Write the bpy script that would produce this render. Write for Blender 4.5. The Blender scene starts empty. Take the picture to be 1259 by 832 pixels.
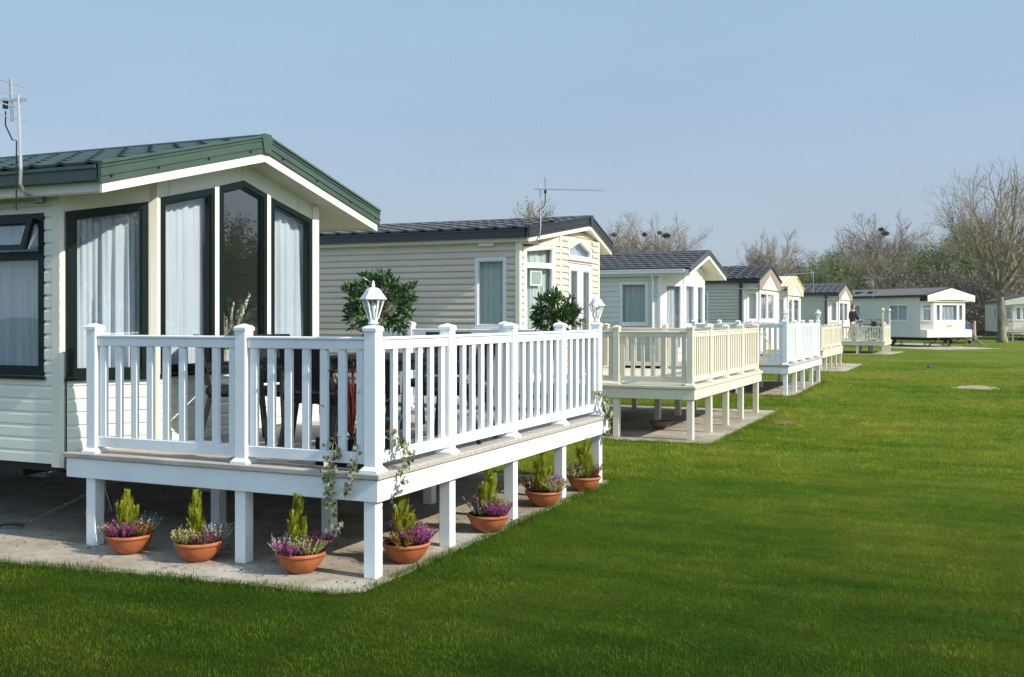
import bpy, math, random
import numpy as np
from mathutils import Vector, Matrix, Quaternion
R=math.radians; PI=math.pi
scn=bpy.context.scene
COL=scn.collection
rnd=random.Random(7)
# ---------------------------------------------------------------- materials
def newmat(name):
    m=bpy.data.materials.new(name); m.use_nodes=True
    nt=m.node_tree; nt.nodes.clear()
    out=nt.nodes.new('ShaderNodeOutputMaterial')
    return m,nt,out
def N(nt,t,**k):
    n=nt.nodes.new('ShaderNode'+t)
    for a,b in k.items():
        if a in n.inputs: n.inputs[a].default_value=b
        else: setattr(n,a,b)
    return n
def c4(c): return (c[0],c[1],c[2],1)
def ramp(nt,fac,stops):
    r=N(nt,'ValToRGB'); e=r.color_ramp.elements
    while len(e)<len(stops): e.new(.5)
    for i,(p,c) in enumerate(stops): e[i].position=p; e[i].color=c4(c)
    nt.links.new(fac,r.inputs[0]); return r.outputs[0]
def mat(name,col,rough=.5,spec=.5,metal=0,var=.06,scale=3.,bump=0,bscale=60.,stretch=None,col2=None,dirt=0,coat=0):
    m,nt,out=newmat(name); L=nt.links.new
    b=N(nt,'BsdfPrincipled',Roughness=rough,Metallic=metal); b.inputs['Specular IOR Level'].default_value=spec
    if coat: b.inputs['Coat Weight'].default_value=coat; b.inputs['Coat Roughness'].default_value=.1
    tc=N(nt,'TexCoord'); mp=N(nt,'Mapping'); L(tc.outputs['Object'],mp.inputs[0])
    if stretch: mp.inputs['Scale'].default_value=stretch
    nz=N(nt,'TexNoise',Scale=scale,Detail=5.,Roughness=.6); L(mp.outputs[0],nz.inputs['Vector'])
    lo=[max(0,x*(1-var*2.2)) for x in col]; hi=[min(.95,x*(1+var*1.2)) for x in col]
    if col2: lo=col2
    colr=ramp(nt,nz.outputs['Fac'],[(.32,lo),(.68,hi)])
    if dirt:
        n2=N(nt,'TexNoise',Scale=scale*2.7,Detail=8.,Roughness=.7); L(mp.outputs[0],n2.inputs['Vector'])
        f=ramp(nt,n2.outputs['Fac'],[(.5,(0,0,0)),(.75,(dirt,)*3)])
        mx=N(nt,'Mix',data_type='RGBA'); L(f,mx.inputs[0]); L(colr,mx.inputs[6]); mx.inputs[7].default_value=c4([x*.45 for x in col]); colr=mx.outputs[2]
    L(colr,b.inputs['Base Color'])
    if bump:
        n3=N(nt,'TexNoise',Scale=bscale,Detail=4.); L(mp.outputs[0],n3.inputs['Vector'])
        bp=N(nt,'Bump',Strength=bump,Distance=.01); L(n3.outputs['Fac'],bp.inputs['Height']); L(bp.outputs[0],b.inputs['Normal'])
    L(b.outputs[0],out.inputs[0]); return m
def leafmat(name,cols,rough=.5,trans=.3,spec=.4):
    m,nt,out=newmat(name); L=nt.links.new
    a=N(nt,'Attribute'); a.attribute_name='tint'
    c=ramp(nt,a.outputs['Fac'],[(i/(len(cols)-1),k) for i,k in enumerate(cols)])
    b=N(nt,'BsdfPrincipled',Roughness=rough); b.inputs['Specular IOR Level'].default_value=spec
    L(c,b.inputs['Base Color'])
    t=N(nt,'BsdfTranslucent'); L(c,t.inputs[0])
    mx=N(nt,'MixShader',Fac=trans); L(b.outputs[0],mx.inputs[1]); L(t.outputs[0],mx.inputs[2])
    L(mx.outputs[0],out.inputs[0]); return m
def glassmat(name,tint=(.82,.88,.86),refl=1.0):
    m,nt,out=newmat(name); L=nt.links.new
    ge=N(nt,'NewGeometry'); dt=N(nt,'VectorMath',operation='DOT_PRODUCT'); L(ge.outputs['Normal'],dt.inputs[0]); L(ge.outputs['Incoming'],dt.inputs[1])
    ab=N(nt,'Math',operation='ABSOLUTE'); L(dt.outputs['Value'],ab.inputs[0]); om=N(nt,'Math',operation='SUBTRACT'); om.inputs[0].default_value=1; L(ab.outputs[0],om.inputs[1])
    pw=N(nt,'Math',operation='POWER'); L(om.outputs[0],pw.inputs[0]); pw.inputs[1].default_value=5
    ad=N(nt,'Math',operation='MULTIPLY_ADD'); L(pw.outputs[0],ad.inputs[0]); ad.inputs[1].default_value=.95; ad.inputs[2].default_value=.075*refl; ad.use_clamp=True
    t=N(nt,'BsdfTransparent'); t.inputs[0].default_value=c4(tint)
    nz=N(nt,'TexNoise',Scale=1.7,Detail=1.); tc=N(nt,'TexCoord'); L(tc.outputs['Object'],nz.inputs['Vector'])
    bp=N(nt,'Bump',Strength=.06,Distance=.02); L(nz.outputs['Fac'],bp.inputs['Height'])
    g=N(nt,'BsdfGlossy',Roughness=.0); L(bp.outputs[0],g.inputs['Normal'])
    mx=N(nt,'MixShader'); L(ad.outputs[0],mx.inputs[0]); L(t.outputs[0],mx.inputs[1]); L(g.outputs[0],mx.inputs[2])
    L(mx.outputs[0],out.inputs[0]); return m
def curtainmat(name,col,sheer=.12):
    m,nt,out=newmat(name); L=nt.links.new
    d=N(nt,'BsdfDiffuse'); d.inputs[0].default_value=c4(col)
    t=N(nt,'BsdfTranslucent'); t.inputs[0].default_value=c4(col)
    p=N(nt,'BsdfTransparent')
    m1=N(nt,'MixShader',Fac=.2); L(d.outputs[0],m1.inputs[1]); L(t.outputs[0],m1.inputs[2])
    m2=N(nt,'MixShader',Fac=sheer); L(m1.outputs[0],m2.inputs[1]); L(p.outputs[0],m2.inputs[2])
    L(m2.outputs[0],out.inputs[0]); return m
M={}
M['pvc']=mat('white_plastic',(.85,.875,.885),.34,.5,var=.025,scale=2.,dirt=.2)
M['pvc_cream']=mat('cream_plastic',(.75,.70,.56),.35,.5,var=.02,scale=2.,dirt=.10)
M['deck']=mat('grey_deck_board',(.42,.39,.345),.7,.3,var=.12,scale=14.,bump=.25,bscale=90,stretch=(.25,2,1),dirt=.3)
M['deck_cream']=mat('cream_deck_board',(.60,.56,.43),.7,.3,var=.08,scale=14.,stretch=(.25,2,1))
M['cream']=mat('pale_cream_siding',(.755,.775,.655),.33,.5,var=.03,scale=1.5,dirt=.06)
M['beige']=mat('beige_siding',(.63,.545,.445),.42,.4,var=.03,scale=1.5,dirt=.06)
M['palegreen']=mat('pale_sage_siding',(.66,.655,.57),.4,.4,var=.03,scale=1.5)
M['sage']=mat('sage_siding',(.56,.54,.455),.4,.4,var=.04,scale=1.5)
M['creamy']=mat('cream_paint',(.80,.77,.64),.4,.4,var=.03)
M['ivory']=mat('ivory_trim',(.78,.75,.62),.35,.5,var=.02,dirt=.06)
M['yellowcream']=mat('yellow_cream_paint',(.68,.63,.40),.4,.4,var=.03)
M['brown']=mat('mushroom_fascia',(.32,.255,.20),.4,.4,var=.04)
M['white']=mat('white_frame',(.80,.80,.80),.3,.5,var=.015,dirt=.06)
M['greenframe']=mat('dark_green_frame',(.003,.010,.008),.38,.3,var=.08)
M['greenmetal']=mat('green_metal',(.052,.088,.067),.38,.5,var=.08,dirt=.12)
M['greentile']=mat('green_roof_tile',(.028,.052,.044),.45,.38,var=.15,scale=6,bump=.12,bscale=120)
M['greytile']=mat('charcoal_roof_tile',(.094,.096,.100),.45,.5,var=.15,scale=6,bump=.12,bscale=120)
M['browntile']=mat('brown_black_tile',(.068,.058,.062),.38,.6,var=.15,scale=6)
M['charcoal']=mat('charcoal_metal',(.030,.034,.042),.3,.5,var=.08)
M['greybarge']=mat('slate_grey_metal',(.085,.095,.095),.38,.5,var=.06)
M['black']=mat('black_metal',(.012,.012,.013),.4,.5)
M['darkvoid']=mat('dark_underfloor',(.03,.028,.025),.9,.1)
M['steel']=mat('galvanised_steel',(.42,.43,.44),.35,.5,metal=.9,var=.1,scale=20)
M['alu']=mat('aluminium',(.62,.62,.62),.35,.5,metal=.7,var=.05)
M['concrete']=None
M['glass']=glassmat('window_glass',(.96,.98,.98))
M['glassdark']=glassmat('window_glass_clear',(.965,.98,.97),2.1)
M['sheer']=curtainmat('white_sheer',(.70,.745,.81),.06)
M['sheergrey']=curtainmat('pale_green_sheer',(.74,.82,.78),.08)
M['room']=mat('room_interior',(.30,.25,.19),.8,.2)
M['terracotta']=mat('terracotta',(.40,.125,.045),.62,.3,var=.10,scale=9,bump=.08,bscale=80,dirt=.2)
M['soil']=mat('potting_soil',(.025,.018,.012),.95,.1,bump=.6,bscale=50)
M['teal']=mat('teal_glaze',(.03,.20,.16),.2,.6,var=.2,scale=5)
M['darkgreenpot']=mat('dark_green_glaze',(.012,.045,.025),.25,.5)
M['bark']=mat('tree_bark',(.24,.21,.14),.9,.1,var=.35,scale=3,bump=.8,bscale=14,stretch=(1,1,.3),col2=(.055,.05,.035))
M['bark2']=mat('twig_bark',(.25,.21,.155),.9,.1,var=.25,scale=1)
M['bark3']=mat('pale_twig_bark',(.32,.27,.16),.9,.1,var=.25,scale=1)
M['leafbay']=leafmat('bay_leaf',[(.012,.035,.008),(.035,.085,.015),(.075,.15,.03)],.35,.15,.5)
M['ivyleaf']=leafmat('variegated_ivy',[(.035,.055,.016),(.10,.13,.05),(.34,.34,.20)],.45,.2)
M['goldconifer']=leafmat('golden_conifer',[(.07,.11,.008),(.24,.27,.012),(.52,.50,.03)],.6,.25)
M['heather']=leafmat('purple_heather',[(.12,.02,.07),(.30,.06,.20),(.45,.16,.34)],.7,.2)
M['heathercream']=leafmat('cream_heather',[(.12,.14,.03),(.36,.36,.12),(.55,.52,.28)],.7,.2)
M['heatherrust']=leafmat('rust_heather',[(.08,.055,.015),(.24,.13,.025),(.33,.22,.05)],.7,.2)
M['heatherbrown']=leafmat('brown_heather',[(.09,.035,.035),(.20,.09,.075),(.28,.16,.13)],.7,.2)
M['silverleaf']=leafmat('silver_leaf',[(.22,.24,.2),(.42,.44,.4),(.6,.6,.55)],.7,.2)
M['cordyline']=leafmat('red_cordyline',[(.05,.012,.008),(.16,.028,.018),(.26,.06,.04)],.4,.2)
M['pampas']=leafmat('dried_pampas',[(.45,.44,.32),(.66,.66,.50),(.82,.82,.68)],.8,.3)
M['grassblade']=None
M['leafgreen']=leafmat('spring_leaf',[(.05,.085,.014),(.11,.17,.028),(.21,.28,.055)],.6,.3)
M['leafolive']=leafmat('bud_leaf',[(.09,.085,.035),(.17,.16,.06),(.28,.26,.11)],.7,.3)
M['leafbrown']=leafmat('old_leaf',[(.09,.08,.05),(.16,.14,.085),(.24,.215,.14)],.8,.2)
M['blue']=mat('blue_pipe',(.01,.06,.22),.4,.5)
M['hose']=mat('yellow_hose',(.62,.45,.10),.5,.4)
M['skin']=mat('skin',(.55,.33,.24),.5,.4)
M['hair']=mat('brown_hair',(.10,.045,.02),.6,.4)
M['navy']=mat('navy_jumper',(.012,.013,.020),.8,.2)
M['stone']=mat('stone_trousers',(.55,.50,.40),.8,.2)
M['carpaint']=mat('blue_grey_car_paint',(.10,.15,.22),.25,.5,metal=.4,coat=.5)
M['rubber']=mat('tyre_rubber',(.015,.015,.015),.8,.2)
M['chrome']=mat('bright_lamp',(.7,.72,.75),.1,.6,metal=.6)
M['redpost']=mat('pinkish_rail',(.55,.30,.27),.5,.4)
M['cushion']=mat('black_cushion',(.016,.016,.018),.85,.2)
M['pink']=mat('pink_plastic',(.75,.4,.45),.4,.4)
M['nest']=mat('nest_sticks',(.045,.032,.02),.95,.1)
M['card']=mat('notice_card_paper',(.40,.45,.42),.6,.3)
M['greybark']=mat('grey_twig_bark',(.31,.255,.18),.9,.1,var=.2,scale=1)
M['soilleaf']=leafmat('dead_leaf',[(.03,.02,.012),(.07,.045,.02),(.16,.10,.045)],.8,.1)
M['sand']=mat('bare_sandy_soil',(.36,.31,.20),.9,.1,var=.2,scale=5,bump=.5,bscale=40)
M['mud']=mat('bare_brown_soil',(.20,.13,.055),.9,.1,var=.3,scale=8,bump=.5,bscale=40)
M['chainsteel']=mat('dull_chain',(.25,.25,.24),.5,.5,metal=.6)
# concrete slab
def concrete():
    m,nt,out=newmat('brushed_concrete'); L=nt.links.new
    b=N(nt,'BsdfPrincipled',Roughness=.85); b.inputs['Specular IOR Level'].default_value=.25
    tc=N(nt,'TexCoord')
    n1=N(nt,'TexNoise',Scale=1.1,Detail=8.,Roughness=.65); L(tc.outputs['Object'],n1.inputs['Vector'])
    base=ramp(nt,n1.outputs['Fac'],[(.32,(.28,.23,.16)),(.48,(.44,.39,.30)),(.66,(.60,.565,.49))])
    n2=N(nt,'TexNoise',Scale=55.,Detail=6.,Roughness=.8); L(tc.outputs['Object'],n2.inputs['Vector'])
    sp=ramp(nt,n2.outputs['Fac'],[(.35,(.62,.6,.58)),(.6,(1,1,1))])
    mx=N(nt,'Mix',data_type='RGBA',blend_type='MULTIPLY'); mx.inputs[0].default_value=.75; L(base,mx.inputs[6]); L(sp,mx.inputs[7])
    n3=N(nt,'TexNoise',Scale=5.,Detail=7.,Roughness=.75); L(tc.outputs['Object'],n3.inputs['Vector'])
    st=ramp(nt,n3.outputs['Fac'],[(.54,(0,0,0)),(.68,(.85,.85,.85))])
    mx2=N(nt,'Mix',data_type='RGBA'); L(st,mx2.inputs[0]); L(mx.outputs[2],mx2.inputs[6]); mx2.inputs[7].default_value=(.15,.125,.085,1)
    L(mx2.outputs[2],b.inputs['Base Color'])
    mp=N(nt,'Mapping'); mp.inputs['Scale'].default_value=(12,150,1); mp.inputs['Rotation'].default_value=(0,0,.5); L(tc.outputs['Object'],mp.inputs[0])
    n4=N(nt,'TexNoise',Scale=1.,Detail=3.); L(mp.outputs[0],n4.inputs['Vector'])
    ad=N(nt,'Math',operation='ADD'); L(n4.outputs['Fac'],ad.inputs[0]); L(n2.outputs['Fac'],ad.inputs[1])
    bp=N(nt,'Bump',Strength=.9,Distance=.012); L(ad.outputs[0],bp.inputs['Height']); L(bp.outputs[0],b.inputs['Normal'])
    L(b.outputs[0],out.inputs[0]); return m
M['concrete']=concrete()
def lawncol(nt,vec,gain):
    L=nt.links.new
    n1=N(nt,'TexNoise',Scale=.20,Detail=3.,Roughness=.55); L(vec,n1.inputs['Vector'])
    mp=N(nt,'Mapping'); mp.inputs['Scale'].default_value=(.40,1.25,1); mp.inputs['Rotation'].default_value=(0,0,R(-34)); L(vec,mp.inputs[0])
    n2=N(nt,'TexNoise',Scale=1.5,Detail=6.,Roughness=.68); L(mp.outputs[0],n2.inputs['Vector'])
    ad=N(nt,'Math',operation='ADD'); L(n1.outputs['Fac'],ad.inputs[0]); L(n2.outputs['Fac'],ad.inputs[1])
    hf=N(nt,'Math',operation='MULTIPLY'); L(ad.outputs[0],hf.inputs[0]); hf.inputs[1].default_value=.5
    # shade between near blades painted as darker green; far end painted brighter and yellower
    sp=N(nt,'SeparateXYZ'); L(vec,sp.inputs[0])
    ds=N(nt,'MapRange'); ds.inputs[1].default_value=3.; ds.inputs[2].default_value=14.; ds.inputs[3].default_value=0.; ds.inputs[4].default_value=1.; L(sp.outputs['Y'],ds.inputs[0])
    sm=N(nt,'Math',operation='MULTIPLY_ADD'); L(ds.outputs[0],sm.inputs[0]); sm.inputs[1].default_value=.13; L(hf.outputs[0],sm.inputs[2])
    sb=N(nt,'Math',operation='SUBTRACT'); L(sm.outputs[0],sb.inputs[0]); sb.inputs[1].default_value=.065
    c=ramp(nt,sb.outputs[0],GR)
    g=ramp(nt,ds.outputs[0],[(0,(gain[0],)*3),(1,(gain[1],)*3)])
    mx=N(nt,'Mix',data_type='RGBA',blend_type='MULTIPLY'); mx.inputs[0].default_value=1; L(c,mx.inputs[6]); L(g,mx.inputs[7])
    sc=N(nt,'VectorMath',operation='SCALE'); sc.inputs['Scale'].default_value=2.; L(mx.outputs[2],sc.inputs[0])
    return sc.outputs[0]
GR=[(.33,(.030,.076,.005)),(.43,(.052,.104,.007)),(.50,(.078,.130,.010)),(.57,(.115,.153,.014)),(.68,(.168,.178,.024))]
def lawn_mat():
    m,nt,out=newmat('lawn_turf'); L=nt.links.new
    b=N(nt,'BsdfPrincipled',Roughness=.9); b.inputs['Specular IOR Level'].default_value=.03
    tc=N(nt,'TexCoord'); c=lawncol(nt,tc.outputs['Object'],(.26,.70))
    n=N(nt,'TexNoise',Scale=28.,Detail=6.,Roughness=.8); L(tc.outputs['Object'],n.inputs['Vector'])
    k=ramp(nt,n.outputs['Fac'],[(.3,(.45,.45,.45)),(.65,(1.0,1.0,1.0))])
    mx=N(nt,'Mix',data_type='RGBA',blend_type='MULTIPLY'); mx.inputs[0].default_value=.9; L(c,mx.inputs[6]); L(k,mx.inputs[7])
    L(mx.outputs[2],b.inputs['Base Color'])
    bp=N(nt,'Bump',Strength=.9,Distance=.05); L(n.outputs['Fac'],bp.inputs['Height']); L(bp.outputs[0],b.inputs['Normal'])
    L(b.outputs[0],out.inputs[0]); return m
def blade_mat():
    m,nt,out=newmat('grass_blades'); L=nt.links.new
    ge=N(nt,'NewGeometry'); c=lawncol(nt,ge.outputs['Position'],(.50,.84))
    a=N(nt,'Attribute'); a.attribute_name='tint'
    k=ramp(nt,a.outputs['Fac'],[(0,(.52,.57,.48)),(.45,(.92,.93,.9)),(.8,(1.2,1.15,1.1)),(1,(1.6,1.35,1.35))])
    mx=N(nt,'Mix',data_type='RGBA',blend_type='MULTIPLY'); mx.inputs[0].default_value=1; L(c,mx.inputs[6]); L(k,mx.inputs[7])
    b=N(nt,'BsdfPrincipled',Roughness=.7); b.inputs['Specular IOR Level'].default_value=.06; L(mx.outputs[2],b.inputs['Base Color'])
    t=N(nt,'BsdfTranslucent'); L(mx.outputs[2],t.inputs[0])
    s=N(nt,'MixShader',Fac=.3); L(b.outputs[0],s.inputs[1]); L(t.outputs[0],s.inputs[2]); L(s.outputs[0],out.inputs[0]); return m
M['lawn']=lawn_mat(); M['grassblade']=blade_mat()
# ---------------------------------------------------------------- mesh helpers
class MB:
    def __init__(s): s.v=[]; s.f=[]; s.t=[]
    def add(s,vs,fs,tint=None):
        o=len(s.v); s.v.extend([tuple(p) for p in vs]); s.f.extend([tuple(i+o for i in f) for f in fs])
        if tint is not None: s.t.extend([tint]*len(vs))
    def poly(s,pts): s.add(pts,[tuple(range(len(pts)))])
    def box(s,x0,x1,y0,y1,z0,z1):
        s.add([(x0,y0,z0),(x1,y0,z0),(x1,y1,z0),(x0,y1,z0),(x0,y0,z1),(x1,y0,z1),(x1,y1,z1),(x0,y1,z1)],
              [(3,2,1,0),(4,5,6,7),(0,1,5,4),(1,2,6,5),(2,3,7,6),(3,0,4,7)])
    def bbox(s,x0,x1,y0,y1,z0,z1,b=.006):   # bevelled box
        ins=[(x0+b,x1-b,y0+b,y1-b,z0,z1),(x0,x1,y0+b,y1-b,z0+b,z1-b),(x0+b,x1-b,y0,y1,z0+b,z1-b)]
        vs=[];idx={}
        for a in (0,1):
            for c in (0,1):
                for d in (0,1):
                    X=(x0,x1)[a];Y=(y0,y1)[c];Z=(z0,z1)[d];sx=b if a==0 else -b;sy=b if c==0 else -b;sz=b if d==0 else -b
                    idx[a,c,d]=len(vs); vs+= [(X,Y+sy,Z+sz),(X+sx,Y,Z+sz),(X+sx,Y+sy,Z)]
        i=idx; fs=[]
        q=lambda k,l:[i[t]+k for t in l]
        fs.append(q(0,[(0,0,0),(0,0,1),(0,1,1),(0,1,0)])); fs.append(q(0,[(1,0,0),(1,1,0),(1,1,1),(1,0,1)]))
        fs.append(q(1,[(0,0,0),(1,0,0),(1,0,1),(0,0,1)])); fs.append(q(1,[(0,1,0),(0,1,1),(1,1,1),(1,1,0)]))
        fs.append(q(2,[(0,0,0),(0,1,0),(1,1,0),(1,0,0)])); fs.append(q(2,[(0,0,1),(1,0,1),(1,1,1),(0,1,1)]))
        for a in (0,1):
            for c in (0,1):
                fs.append([i[a,c,0]+0,i[a,c,0]+1,i[a,c,1]+1,i[a,c,1]+0])
                fs.append([i[a,0,c]+0,i[a,0,c]+2,i[a,1,c]+2,i[a,1,c]+0])
                fs.append([i[0,a,c]+1,i[0,a,c]+2,i[1,a,c]+2,i[1,a,c]+1])
        for k in idx.values(): fs.append([k,k+1,k+2])
        s.add(vs,fs)
    def prism(s,pts,vec):
        n=len(pts); v=Vector(vec); a=[Vector(p) for p in pts]; b=[p+v for p in a]
        s.add(a+b,[tuple(range(n))[::-1],tuple(range(n,2*n))]+[(i,(i+1)%n,n+(i+1)%n,n+i) for i in range(n)])
    def bar(s,p0,p1,w,h,up=(0,0,1)):
        p0=Vector(p0);p1=Vector(p1);d=(p1-p0).normalized();u=Vector(up)
        if abs(d.dot(u))>.98: u=Vector((0,1,0))
        sd=d.cross(u).normalized()*w/2; uu=sd.cross(d).normalized()*h/2
        s.prism([p0-sd-uu,p0+sd-uu,p0+sd+uu,p0-sd+uu],p1-p0)
    def tube(s,pts,r,n=6,tint=None):
        pts=[Vector(p) for p in pts]; k=len(pts)
        if not hasattr(r,'__len__'): r=[r]*k
        vs=[];fs=[];pr=None
        for i,p in enumerate(pts):
            d=(pts[min(i+1,k-1)]-pts[max(i-1,0)]).normalized()
            if pr is None:
                a=Vector((0,0,1)) if abs(d.z)<.9 else Vector((1,0,0)); u=d.cross(a).normalized()
            else:
                u=(pr-d*pr.dot(d)); u=u.normalized() if u.length>1e-6 else d.orthogonal().normalized()
            pr=u; w=d.cross(u)
            for j in range(n):
                t=2*PI*j/n; vs.append(p+(u*math.cos(t)+w*math.sin(t))*r[i])
        for i in range(k-1):
            for j in range(n):
                fs.append((i*n+j,i*n+(j+1)%n,(i+1)*n+(j+1)%n,(i+1)*n+j))
        if n>3: fs.append(tuple(range(n))[::-1]); fs.append(tuple(range((k-1)*n,k*n)))
        s.add(vs,fs,tint)
    def lathe(s,c,prof,n=24,a0=0):
        vs=[];fs=[];k=len(prof)
        for r,z in prof:
            for j in range(n):
                t=a0+2*PI*j/n; vs.append((c[0]+r*math.cos(t),c[1]+r*math.sin(t),c[2]+z))
        for i in range(k-1):
            for j in range(n): fs.append((i*n+j,i*n+(j+1)%n,(i+1)*n+(j+1)%n,(i+1)*n+j))
        if prof[0][0]>1e-4: fs.append(tuple(range(n))[::-1])
        if prof[-1][0]>1e-4: fs.append(tuple(range((k-1)*n,k*n)))
        s.add(vs,fs)
    def leaf(s,p,d,l,w,tint,nrm=None,fold=.0):
        p=Vector(p);d=Vector(d).normalized()
        if nrm is None: nrm=Vector((rnd.uniform(-1,1),rnd.uniform(-1,1),rnd.uniform(-1,1)))
        sd=d.cross(nrm)
        if sd.length<1e-4: sd=d.orthogonal()
        sd=sd.normalized(); up=sd.cross(d)
        m=p+d*l*.5
        s.add([p,m+sd*w/2+up*fold*w,p+d*l,m-sd*w/2+up*fold*w,m],[(0,1,4),(1,2,4),(2,3,4),(3,0,4)],tint)
    def build(s,name,m,parent=None,smooth=False,label=None,loc=None):
        me=bpy.data.meshes.new(name); me.from_pydata(s.v,[],s.f); me.update()
        if s.t and len(s.t)==len(s.v):
            at=me.attributes.new('tint','FLOAT','POINT'); at.data.foreach_set('value',s.t)
        if smooth:
            me.polygons.foreach_set('use_smooth',[True]*len(me.polygons))
        me.materials.append(M[m] if isinstance(m,str) else m)
        o=bpy.data.objects.new(name,me); COL.objects.link(o)
        if parent: o.parent=parent
        if loc: o.location=loc
        if label: o['label']=label
        return o
def autosmooth(o,ang=35):
    me=o.data
    me.polygons.foreach_set('use_smooth',[True]*len(me.polygons))
    me.set_sharp_from_angle(angle=R(ang))
def thing(name,label,cat,loc=(0,0,0),rz=0,group=None):
    o=bpy.data.objects.new(name,None); COL.objects.link(o); o.location=loc; o.rotation_euler=(0,0,rz); o.empty_display_size=.2
    o['label']=label; o['category']=cat
    if group: o['group']=group
    return o
def tag(o,label,cat,group=None):
    o['label']=label; o['category']=cat
    if group: o['group']=group
    return o
def struct(o): o['kind']='structure'; return o
def cp(o,parent,loc=None,rz=None):
    c=o.copy(); COL.objects.link(c); c.parent=parent
    if loc is not None: c.location=loc
    if rz is not None: c.rotation_euler=(0,0,rz)
    return c
def copy_tree(o,loc=None,rz=None,parent=None):
    c=o.copy(); COL.objects.link(c); c.parent=parent
    if loc is not None: c.location=loc
    if rz is not None: c.rotation_euler=(0,0,rz)
    for ch in list(o.children): copy_tree(ch,None,None,c)
    return c
class Fr:   # wall frame: u along wall, o outward, z up
    def __init__(s,p0,p1,flip=False):
        s.p=Vector((p0[0],p0[1],0)); d=Vector((p1[0]-p0[0],p1[1]-p0[1],0)); s.L=d.length; s.u=d.normalized()
        s.n=Vector((s.u.y,-s.u.x,0))
        if flip: s.n=-s.n
    def P(s,u,o,z):
        q=s.p+s.u*u+s.n*o; return Vector((q.x,q.y,z))
def inset(poly,d):
    n=len(poly); out=[]
    A=sum(poly[i][0]*poly[(i+1)%n][1]-poly[(i+1)%n][0]*poly[i][1] for i in range(n))
    sg=1 if A>0 else -1
    L=[]
    for i in range(n):
        x0,y0=poly[i];x1,y1=poly[(i+1)%n];l=math.hypot(x1-x0,y1-y0); nx,ny=-(y1-y0)/l*sg,(x1-x0)/l*sg
        L.append((nx,ny,nx*x0+ny*y0+d))
    for i in range(n):
        a,b,c=L[i-1];e,f,g=L[i]; D=a*f-b*e
        out.append(((c*f-b*g)/D,(a*g-c*e)/D))
    return out
def ring(mb,fr,P0,P1,o0,o1):
    n=len(P0); vs=[]
    for o in (o0,o1):
        for q in (P0,P1):
            vs+=[fr.P(u,o,z) for u,z in q]
    fs=[]
    for i in range(n):
        j=(i+1)%n
        fs+=[(2*n+i,2*n+j,3*n+j,3*n+i),(i,j,2*n+j,2*n+i),(n+i,3*n+i,3*n+j,n+j),(i,n+i,n+j,j)]
    mb.add(vs,fs)
def ztop(poly,u):
    zs=[];n=len(poly)
    for i in range(n):
        (a,b),(c,d)=poly[i],poly[(i+1)%n]
        if abs(c-a)>1e-6 and min(a,c)-1e-6<=u<=max(a,c)+1e-6: zs.append(b+(d-b)*(u-a)/(c-a))
    return (min(zs),max(zs))
def window(par,fr,poly,fw=.055,fm='white',cur='sheer',cu=None,o=(-.05,.018),glass='glass',bars=(),wave=.11,cd=.13,label=None,sill=True,ext=(.07,.07)):
    if len(poly)==2: (a,b),(c,d)=poly; poly=[(a,b),(c,b),(c,d),(a,d)]
    m=MB(); ins=inset(poly,fw); ring(m,fr,poly,ins,o[0],o[1])
    ins2=inset(poly,fw+.018); ring(m,fr,inset(poly,fw-.001),ins2,o[0],o[1]-.014)
    for k in bars:   # ('h',z,width) or ('v',u,width)
        if k[0]=='h':
            u0=ins[0][0];u1=ins[1][0]; P=[(u0,k[1]-k[2]/2),(u1,k[1]-k[2]/2),(u1,k[1]+k[2]/2),(u0,k[1]+k[2]/2)]
        else:
            z0,z1=ztop(ins,k[1]); P=[(k[1]-k[2]/2,z0),(k[1]+k[2]/2,z0),(k[1]+k[2]/2,z1),(k[1]-k[2]/2,z1)]
        a=[fr.P(u,o[0]+.004,z) for u,z in P]; m.prism(a,fr.n*(o[1]-o[0]-.008))
    if sill:
        u0=min(p[0] for p in poly); u1=max(p[0] for p in poly); z0=min(p[1] for p in poly)
        a=[fr.P(u,.002,z) for u,z in [(u0-.02,z0-.03),(u1+.02,z0-.03),(u1+.02,z0-.003),(u0-.02,z0-.003)]]; m.prism(a,fr.n*(o[1]+.022))
    w=m.build('window',fm,par,label=label)
    g=MB(); g.prism([fr.P(u,-.022,z) for u,z in inset(poly,fw+.01)],fr.n*.006); g.build('pane',glass,w)
    if cur:
        q=inset(poly,fw*.3); u0=min(p[0] for p in q);u1=max(p[0] for p in q)
        for (ca,cb) in (cu or [(0,1)]):
            c=MB(); n=int(max(12,(u1-u0)*(cb-ca)/.009)); ph=rnd.random()*9; rows=7
            vs=[]
            for i in range(n+1):
                u=u0+(u1-u0)*(ca+(cb-ca)*i/n); u+=(ext[1]*i/n-ext[0]*(1-i/n)) if len(cu or [])<2 and cb-ca>.6 else 0; z0,z1=ztop(q,min(max(u,u0+.001),u1-.001))
                for k in range(rows+1):
                    t=k/rows; am=.016+.014*(1-t)
                    s_=.8*math.sin(2*PI*u/wave+ph+.6*math.sin(3*t+ph)+1.3*math.sin(2*PI*u/.37))+.5*math.sin(2*PI*u/(wave*.37)+ph*2+t+math.sin(9*u))+.5*math.sin(2*PI*u/(wave*2.3)+ph)
                    vs.append(fr.P(u,-cd+am*s_,z0+.01+(z1-z0-.02)*t))
            fs=[(i*(rows+1)+k,(i+1)*(rows+1)+k,(i+1)*(rows+1)+k+1,i*(rows+1)+k+1) for i in range(n) for k in range(rows)]
            c.add(vs,fs); c.build('curtain',cur,w,smooth=True)
    return w
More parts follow.
